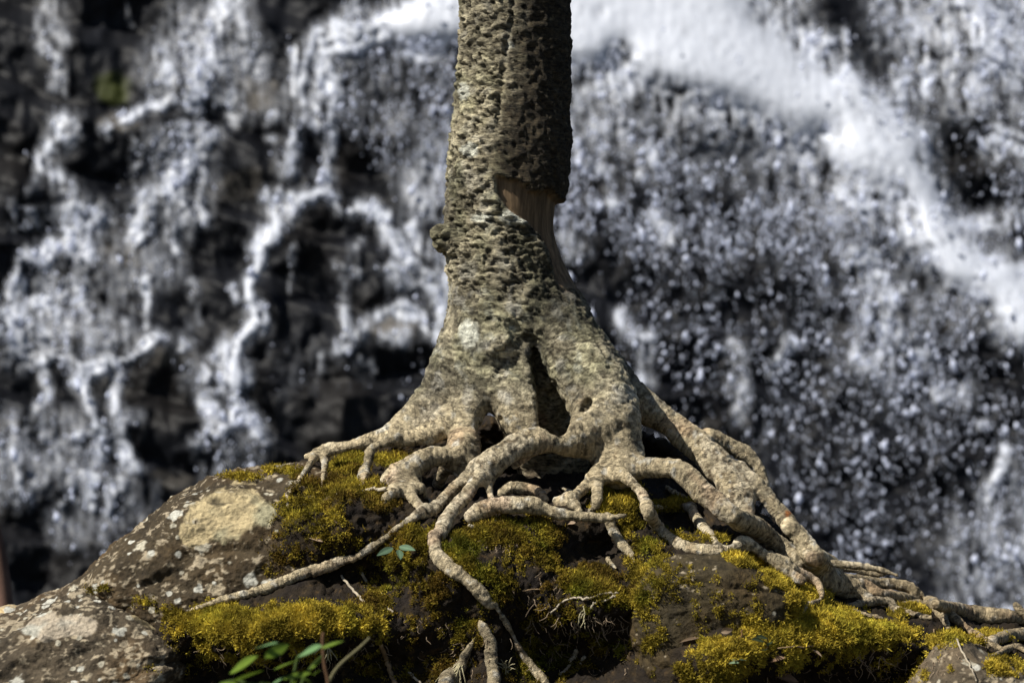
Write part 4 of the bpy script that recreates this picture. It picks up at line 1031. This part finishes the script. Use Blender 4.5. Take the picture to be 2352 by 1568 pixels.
# the trunk goes on above the frame
Vu, Fu = tube([(.012 + .02 * math.sin(z), .0, z) for z in np.linspace(1.0, 4.5, 20)], np.linspace(.122, .09, 20), 28)
link('upper_trunk', mesh_data('upper_trunk', Vu, Fu, M_bark, cols=np.tile((.16, .14, .09), (len(Vu), 1))), tree)
BV, BF = merge([(BV, BF), (Vt2, Ft)])
bvh_all = BVHTree.FromPolygons(BV.tolist(), BF.tolist())
def surf_all(fx, fy):
    d = (Vector(fw(fx, fy, 0.0).tolist()) - EYE).normalized()
    h = bvh_all.ray_cast(EYE, d, 30)
    return (h[0], h[1]) if h[0] is not None and h[0].y < 1.0 else (None, None)

# ---------------------------------------------------------------- moss: tufts of fine shoots
MLAB = {'left': ('moss_cushion', 'bright golden moss cushion at the lower left of the mound, above the leafy plant'),
        'slope': ('moss', 'patchy olive moss on the slope below the left roots'),
        'middle': ('moss', 'dark patchy moss on the middle of the mound, between the hanging roots'),
        'under': ('moss', 'green moss lit in the gaps under the right roots'),
        'rock': ('moss', 'thin moss specks on the face of the dark right boulder'),
        'right': ('moss_cushion', 'large bright yellow moss cushion at the lower right'),
        'ledge': ('moss', 'thin moss lines in the cracks of the left boulders')}
DENS = {'left': 26000, 'slope': 17000, 'middle': 18000, 'under': 9000, 'rock': 4000, 'right': 38000, 'ledge': 3200}
allV, allF, allN = [], [], []
off_ = 0
for V, F, N in SURF:
    allV.append(V); allN.append(N); allF.append(F + off_); off_ += len(V)
allV = np.vstack(allV); allN = np.vstack(allN); allF = np.vstack(allF)
fcn = allV[allF].mean(1); fnn = allN[allF].mean(1)
far = np.linalg.norm(np.cross(allV[allF[:, 2]] - allV[allF[:, 0]], allV[allF[:, 3]] - allV[allF[:, 1]]), axis=1) * .5
fpx, fpy = wf(fcn)
cand = (fcn[:, 1] < .4)
for p in MOSS:
    name, lab = MLAB[p[0]]
    m = moss_mask(fcn, fnn, p) * cand
    w = np.clip(m - .05, 0, 1) ** 1.25 * far
    n = DENS[p[0]]
    ii = rng.choice(len(w), n, p=w / w.sum())
    F4 = allF[ii]
    bw = rng.dirichlet((1, 1, 1, 1), n)
    C = (allV[F4] * bw[..., None]).sum(1)
    Nn = fnn[ii] / np.linalg.norm(fnn[ii], axis=1)[:, None]
    K = 7
    cush = m[ii]
    L = (.0045 + .0045 * cush) * np.exp(rng.normal(0, .3, n))
    clump = sstep(-.5, .6, fbm(C * 60, 2, 601))
    C = C + Nn * (.001 + .007 * clump * cush)[:, None]
    dirs = Nn[:, None] * 1.0 + np.array([0, 0, .2]) + rng.normal(0, .95, (n, K, 3))
    dirs /= np.linalg.norm(dirs, axis=2)[..., None]
    sd_ = np.cross(dirs, rng.normal(size=(n, K, 3))); sd_ /= np.linalg.norm(sd_, axis=2)[..., None]
    Lk = L[:, None, None] * rng.uniform(.6, 1.2, (n, K, 1))
    wd = .0017
    root_ = C[:, None] + rng.normal(0, .0035, (n, K, 3))
    V = np.stack([root_ - sd_ * wd, root_ + sd_ * wd, root_ + dirs * Lk], 2).reshape(-1, 3)
    F = np.arange(len(V)).reshape(-1, 3)
    c0 = np.array([.58, .45, .055])
    g = fbm(C * 9, 3, 605)[:, None]; rr = rng.random((n, 1))
    green = sstep(.05, .45, g + .25 * (rr - .5)) * (.9 if p[0] in ('under', 'middle') else .45)
    brown = sstep(-.1, .4, -g + .6 * (rr - .4)) * (.85 if p[0] in ('slope', 'middle') else .3)
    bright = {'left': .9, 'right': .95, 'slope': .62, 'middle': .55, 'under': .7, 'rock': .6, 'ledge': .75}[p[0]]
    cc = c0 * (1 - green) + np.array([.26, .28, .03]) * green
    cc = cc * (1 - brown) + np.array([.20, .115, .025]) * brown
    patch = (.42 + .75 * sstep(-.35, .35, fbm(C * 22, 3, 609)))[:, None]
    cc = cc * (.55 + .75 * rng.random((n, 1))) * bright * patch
    cc = np.repeat(cc, K * 3, 0)
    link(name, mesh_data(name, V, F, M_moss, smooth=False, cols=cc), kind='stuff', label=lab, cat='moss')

# ---------------------------------------------------------------- twigs, rootlets, dry leaves, grass
def on(view, pts, lift=.004, srf=None):
    out = []
    for p in toF(view, pts):
        h, n = (srf or surf_all)(p[0], p[1])
        out.append(tuple(h + n * lift) if h is not None else tuple(fw(p[0], p[1], -.45)))
    return np.array(out)

def twig(name, view, pts, r0, r1, label, cat, col, group=None, lift=.006):
    P = on(view, pts, lift)
    P = catmull(P, 5)
    P = P + rng.normal(0, .0012, P.shape)
    V, F = tube(P, np.linspace(r0, r1, len(P)), 7)
    c = np.array(col)[None] * (1 + .5 * fbm(V * 60, 3, 701)[:, None])
    return link(name, mesh_data(name, V, F, M_twig, cols=np.clip(c, .01, .8)), label=label, cat=cat, group=group)
tg = 'thin dead twigs on the mound'
pale_ = (.36, .31, .23); tan_ = (.26, .18, .10)
twig('twig', 'Z6', [(1275, 350), (1330, 430), (1400, 510), (1480, 610), (1570, 725)], .0028, .0034, 'thin pale twig slanting down to the left moss cushion', 'twig', pale_, tg)
twig('twig', 'Z6', [(1440, 315), (1530, 420), (1610, 510), (1650, 590), (1715, 670)], .0035, .0028, 'thicker pale twig right of the one touching the moss cushion', 'twig', pale_, tg)
twig('twig', 'Z6', [(1535, 640), (1555, 700)], .003, .002, 'short stub of twig at the right end of the left moss cushion', 'twig', pale_, tg)
twig('twig', 'Z6', [(1620, 900), (1640, 1010), (1670, 1090), (1700, 1190), (1715, 1260)], .005, .006, 'knobbly brown twig hanging at the bottom edge, left of the hanging roots', 'twig', tan_, tg)
twig('twig', 'Z6', [(1840, 1140), (1890, 1190), (1950, 1250)], .003, .003, 'short pale twig at the bottom edge beside the grassy hanging root', 'twig', pale_, tg)
twig('twig', 'Z7', [(1150, 835), (1210, 780), (1280, 740), (1360, 705), (1450, 705), (1600, 685), (1700, 680)], .002, .0028, 'long pale bent twig below the central moss ledge', 'twig', pale_, tg)
twig('twig', 'Z7', [(1470, 785), (1540, 735), (1620, 705), (1690, 690), (1760, 640)], .0022, .0026, 'second pale twig forking off right of the long bent twig', 'twig', pale_, tg)
twig('twig', 'Z7', [(500, 140), (580, 130), (660, 105), (730, 85), (800, 95), (880, 118)], .0075, .002, 'pale tapering dead stick on moss below the pale log root', 'twig', (.45, .41, .32), tg)
twig('twig', 'Z7', [(920, 635), (990, 635), (1060, 628)], .0012, .0012, 'hair-thin tan twig in the dark centre of the mound', 'twig', tan_, tg)
twig('twig', 'Z7', [(1230, 1335), (1290, 1270), (1320, 1220), (1345, 1170), (1360, 1130)], .003, .006, 'curved grey stick in the dark hollow at the bottom', 'twig', pale_, tg)
twig('twig', 'Z7', [(1410, 1260), (1430, 1215), (1445, 1205)], .003, .004, 'short pale stick right of the curved stick in the hollow', 'twig', pale_, tg)
twig('twig', 'Z8', [(745, 855), (850, 862), (965, 874)], .0013, .0016, 'straight tan stalk lying on the right moss cushion', 'twig', tan_, tg, .016)
twig('twig', 'Z8', [(455, 865), (500, 820), (565, 788)], .0016, .0013, 'bent brown stalk at the left of the right moss cushion', 'twig', (.12, .06, .03), tg, .014)
twig('twig', 'Z8', [(1450, 950), (1470, 870), (1490, 795)], .0014, .0018, 'pale upright rootlet right of the right moss cushion', 'twig', pale_, tg)
twig('twig', 'Z8', [(1915, 810), (1945, 890), (1985, 960), (2020, 1020), (2050, 1085)], .0022, .0016, 'wavy pale rootlet hanging over the corner rock', 'twig', pale_, tg)
twig('twig', 'Z8', [(1770, 760), (1780, 820), (1780, 880)], .0015, .001, 'short rootlet hanging below the forked root end', 'twig', tan_, tg)
twig('twig', 'Z3', [(600, 915), (680, 890), (760, 888), (900, 865), (1030, 860)], .003, .005, 'half-buried pale root piece across the left moss slope', 'twig', (.38, .33, .24), tg)

# hanging rootlets: one fringe, too many to count
parts = []
for (v, x0, y0, x1, y1, n, ln) in [('Z7', 480, 180, 900, 330, 60, 70), ('Z7', 1000, 700, 1150, 1000, 16, 120), ('Z7', 1200, 820, 1750, 1000, 60, 80), ('Z7', 1050, 1000, 1400, 1300, 34, 90), ('Z7', 1500, 900, 1800, 1350, 26, 90), ('Z8', 1300, 850, 1950, 1050, 80, 70), ('Z8', 700, 980, 1300, 1070, 30, 40), ('Z6', 50, 900, 1500, 1150, 70, 70), ('Z6', 1500, 650, 2300, 1200, 50, 60), ('Z7', 400, 1000, 1000, 1380, 30, 70), ('Z7', 700, 400, 1400, 700, 30, 60)]:
    s = VIEWS[v][2]
    for _ in range(n):
        x, y = rng.uniform(x0, x1), rng.uniform(y0, y1)
        (fx_, fy_), = toF(v, [(x, y)])
        h, nn = surf_all(fx_, fy_)
        if h is None: continue
        P = [np.array(h) + np.array(nn) * .002]
        d = np.array([rng.normal(0, .5), -.25, -1.0])
        l = ln / s * 1e-3 / 5 * rng.uniform(.5, 1.5)
        for k in range(5):
            d = d + rng.normal(0, .45, 3) * np.array([1, .5, .7]); d /= np.linalg.norm(d)
            P.append(P[-1] + d * l)
        parts.append(tube(P, np.linspace(.0011, .0004, 6), 4))
V, F = merge(parts)
cc = np.array([.20, .15, .10])[None] * (.6 + rng.random(len(parts)).repeat(len(V) // len(parts))[:, None])
link('rootlets', mesh_data('rootlets', V, F, M_twig, cols=cc), kind='stuff', label='hair-thin rootlets hanging from the dark mound face', cat='rootlets')

# dry grass wisps by the hanging roots
for (v, x, y, n, ln, lab) in [('Z7', 400, 1250, 22, 260, 'wisp of dry grass along the left hanging root at the bottom'), ('Z7', 790, 1280, 16, 130, 'wisp of dry grass between the middle and right hanging roots'), ('Z7', 1430, 850, 8, 100, 'few dry grass blades under the central moss ledge'), ('Z6', 1170, 960, 14, 130, 'pale grass wisp hanging from the left moss cushion')]:
    parts = []
    s = VIEWS[v][2]
    for _ in range(n):
        (fx_, fy_), = toF(v, [(x + rng.normal(0, 14), y + rng.normal(0, 25))])
        h, nn = surf_all(fx_, fy_)
        if h is None: continue
        P = [np.array(h) + np.array([0, -.006, 0])]
        d = np.array([rng.normal(-.45 if v == 'Z7' and x == 400 else 0, .4), -.3, -.8 if x != 790 else rng.choice([-.8, .5])])
        l = ln / s * 1e-3 / 6 * rng.uniform(.4, 1)
        for k in range(6):
            d = d + rng.normal(0, .18, 3); d[2] -= .06; d /= np.linalg.norm(d); P.append(P[-1] + d * l)
        parts.append(tube(P, np.linspace(.0012, .0005, 7), 4))
    V, F = merge(parts)
    link('dry_grass', mesh_data('dry_grass', V, F, M_twig, cols=np.tile((.40, .36, .22), (len(V), 1))), label=lab, cat='grass', group='dry grass wisps on the mound')

def leaf_mesh(L, W, curve, col, n=9, twist=0.0, fold=.25, name='leaf'):
    t = np.linspace(0, 1, n)
    w = W * np.sin(np.pi * t ** .85) ** .8 * (1 - .15 * t)
    w[0] = W * .05; w[-1] = 0.0002
    x = L * t
    z = -curve * L * t ** 2
    V = []
    for j, s in enumerate((-1, -.5, 0, .5, 1)):
        V.append(np.stack([x, s * w, z - fold * (1 - abs(s)) * w + np.sin(twist * t) * s * w], -1))
    V = np.stack(V, 0).reshape(-1, 3)
    F = grid_faces(5, n)
    c = np.tile(col, (len(V), 1)) * np.repeat(np.array([1, 1, 1.5, 1, 1]), n)[:, None]
    return mesh_data(name, V, F, M_leaf, cols=c)

from mathutils import Matrix
def place_leaf(me, parent, tip_from, tip_to, roll, name='leaf'):
    """leaf from stalk point to tip point (world)"""
    a, b2 = Vector(tip_from), Vector(tip_to)
    xax = (b2 - a).normalized()
    up = Vector((0, -.5, 1)).normalized()
    yax = up.cross(xax).normalized(); zax = xax.cross(yax)
    R = Matrix((xax, yax, zax)).transposed().to_4x4() @ Matrix.Rotation(roll, 4, 'X')
    o = link(name, me, parent)
    o.matrix_world = Matrix.Translation(a) @ R
    return o

# leafy plant in front, out of focus, at the bottom
YP = -1.8
plant = link('leafy_plant', None, label='green plant with narrow blurred leaves at the bottom, below the left moss cushion', cat='plant')
def pw_(view, x, y, d):
    (fx_, fy_), = toF(view, [(x, y)])
    return fw(fx_, fy_, d)
stems = [[(850, 1330), (880, 1240), (900, 1150), (930, 1010)], [(700, 1330), (500, 1230), (400, 1210), (300, 1230)], [(1000, 1400), (960, 1250), (1040, 1100), (1130, 1010)]]
for sp in stems:
    P = catmull([pw_('Z6', x, y, YP + .02 * i) for i, (x, y) in enumerate([(sp[0][0], 1900)] + sp)], 5)
    V, F = tube(P, np.linspace(.004, .0022, len(P)), 6)
    link('stem', mesh_data('stem', V, F, M_leaf, cols=np.tile((.05, .08, .015), (len(V), 1))), plant)
LV = [(580, 945, 765, 870, .018), (660, 1025, 870, 885, .020), (372, 1150, 575, 985, .020), (400, 1220, 640, 1085, .028), (735, 1120, 950, 1010, .026), (935, 1010, 1110, 895, .020), (810, 1200, 1040, 1120, .034), (720, 1240, 830, 1165, .020), (930, 1175, 1055, 1205, .014), (1050, 1170, 1110, 1110, .018), (1035, 1115, 1130, 1020, .016), (1120, 945, 1300, 870, .016), (640, 1240, 730, 1205, .026), (280, 1240, 420, 1215, .02), (880, 1260, 910, 1190, .02)]
for i, (x0, y0, x1, y1, w) in enumerate(LV):
    a = pw_('Z6', x0, y0, YP + rng.uniform(-.05, .06)); b2 = pw_('Z6', x1, y1, YP + rng.uniform(-.06, .05))
    Ln = float(np.linalg.norm(b2 - a))
    g = (.10, .155, .018) if i not in (0, 5, 7) else (.12, .22, .09)
    me = leaf_mesh(Ln, Ln * .15, .10, g, twist=rng.uniform(-.6, .6))
    place_leaf(me, plant, a, b2, rng.uniform(-.7, .5))
stk = link('dead_stalk', None, label='thin dead stalk crossing the blurred leaves at the bottom', cat='stalk', group='dead stalks at the bottom')
P = catmull([pw_('Z6', x, y, -1.7) for x, y in [(1180, 1500), (1180, 1230), (1150, 1080), (1135, 900), (1140, 820)]], 5)
V, F = tube(P, np.linspace(.0034, .0026, len(P)), 6)
link('stem', mesh_data('stem', V, F, M_twig, cols=np.tile((.11, .06, .03), (len(V), 1))), stk)
stk = link('dead_stalk', None, label='olive bent stalk right of the thin dead stalk, rising to the moss cushion', cat='stalk', group='dead stalks at the bottom')
P = catmull([pw_('Z6', x, y, -1.6) for x, y in [(1100, 1500), (1190, 1220), (1270, 1090), (1380, 990), (1450, 930), (1520, 860)]], 5)
V, F = tube(P, np.linspace(.0038, .0024, len(P)), 6)
link('stem', mesh_data('stem', V, F, M_twig, cols=np.tile((.11, .10, .05), (len(V), 1))), stk)

def seedling(view, base, leaves, col, label, w):
    r = link('seedling', None, label=label, cat='plant', group='seedlings on the mound')
    h, n = surf_all(*[p[:2] for p in toF(view, [base])][0])
    b0 = np.array(h if h is not None else (0, -.4, -.5))
    top_ = None
    for (x0, y0, x1, y1) in leaves:
        a = pw_(view, x0, y0, b0[1] - .05); e = pw_(view, x1, y1, b0[1] - .09)
        V, F = tube(catmull([b0, (b0 + a) / 2 + np.array([0, -.01, .004]), a], 4), np.full(9, .0014), 5)
        link('stem', mesh_data('stem', V, F, M_leaf, cols=np.tile((.08, .05, .02), (len(V), 1))), r)
        place_leaf(leaf_mesh(float(np.linalg.norm(e - a)), w, .18, col), r, a, e, rng.uniform(-.5, .5))
seedling('Z3', (1140, 1440), [(1080, 1345, 955, 1390), (1130, 1335, 1250, 1345), (1130, 1360, 1150, 1420)], (.10, .16, .10), 'small two-leaved seedling in dark moss left of the crooked root', .009)
seedling('Z8', (720, 860), [(690, 820, 630, 790), (710, 800, 660, 775), (720, 850, 735, 800), (700, 880, 690, 850)], (.05, .07, .035), 'dark little seedling standing in the right moss cushion', .008)
seedling('Z8', (560, 950), [(540, 940, 580, 920), (520, 945, 500, 920), (470, 960, 520, 940)], (.14, .20, .12), 'pale little seedling at the left edge of the right moss cushion', .006)

for (v, x, y, sz, lab) in [('Z8', 970, 872, .020, 'dry curled leaf at the end of the tan stalk on the right cushion'), ('Z8', 735, 935, .024, 'brown leaf below the dark seedling on the right cushion'), ('Z8', 745, 1045, .030, 'brown dead leaf at the bottom edge below the right moss'),
                           ('Z8', 1455, 842, .018, 'pale dry leaf right of the moss cushion beside a rootlet'), ('Z8', 280, 815, .030, 'crumpled pale leaf scrap low on the dark right boulder'), ('Z7', 960, 1070, .022, 'small tan leaf in the dark below the hanging roots'),
                           ('Z7', 1000, 1300, .0, ''), ('Z3', 370, 1240, .022, 'pale leaf scrap on the left moss slope, lower one'), ('Z3', 440, 1010, .018, 'pale leaf scrap on the left moss slope, upper one'), ('Z3', 575, 1090, .016, 'small pale leaf scrap on the left slope beside the buried root piece'), ('Z8', 430, 790, .018, 'tan leaf chip on the dark boulder near its right foot'), ('Z7', 1380, 90, .018, 'pale greenish leaf chip hanging under the pale log root')]:
    if not sz: continue
    (fx_, fy_), = toF(v, [(x, y)])
    h, n = surf_all(fx_, fy_)
    if h is None: continue
    th = rng.uniform(0, 6.28)
    a = h + n * .012; e = a + Vector((math.cos(th), -.2, math.sin(th) * .6)) * sz * 1.4
    o = place_leaf(leaf_mesh(sz * 1.4, sz * .4, .5, (.30, .22, .15) if 'brown' not in lab else (.16, .10, .06), 7, 1.2, .5, 'dry_leaf'), None, a, e, rng.uniform(-1, 1), 'dry_leaf')
    o['label'] = lab; o['category'] = 'dead leaf'; o['group'] = 'dead leaves on the mound'

# blurred reddish sapling stem behind the boulders, at the left edge
P = catmull([fw(-60, 1000, 2.2), fw(-22, 1180, 2.2), (fw(0, 1290, 2.2)), fw(12, 1400, 2.2), fw(22, 1520, 2.2), fw(28, 1800, 2.2)], 5)
V, F = tube(P, np.linspace(.022, .034, len(P)), 14)
c = np.array([.13, .075, .055])[None] * (1 + .9 * fbm(V * 9, 3, 801)[:, None])
sap = link('sapling', None, label='blurred reddish brown stem behind the boulders at the left edge', cat='tree')
link('trunk', mesh_data('trunk', V, F, M_twig, cols=np.clip(c, .02, .6)), sap)
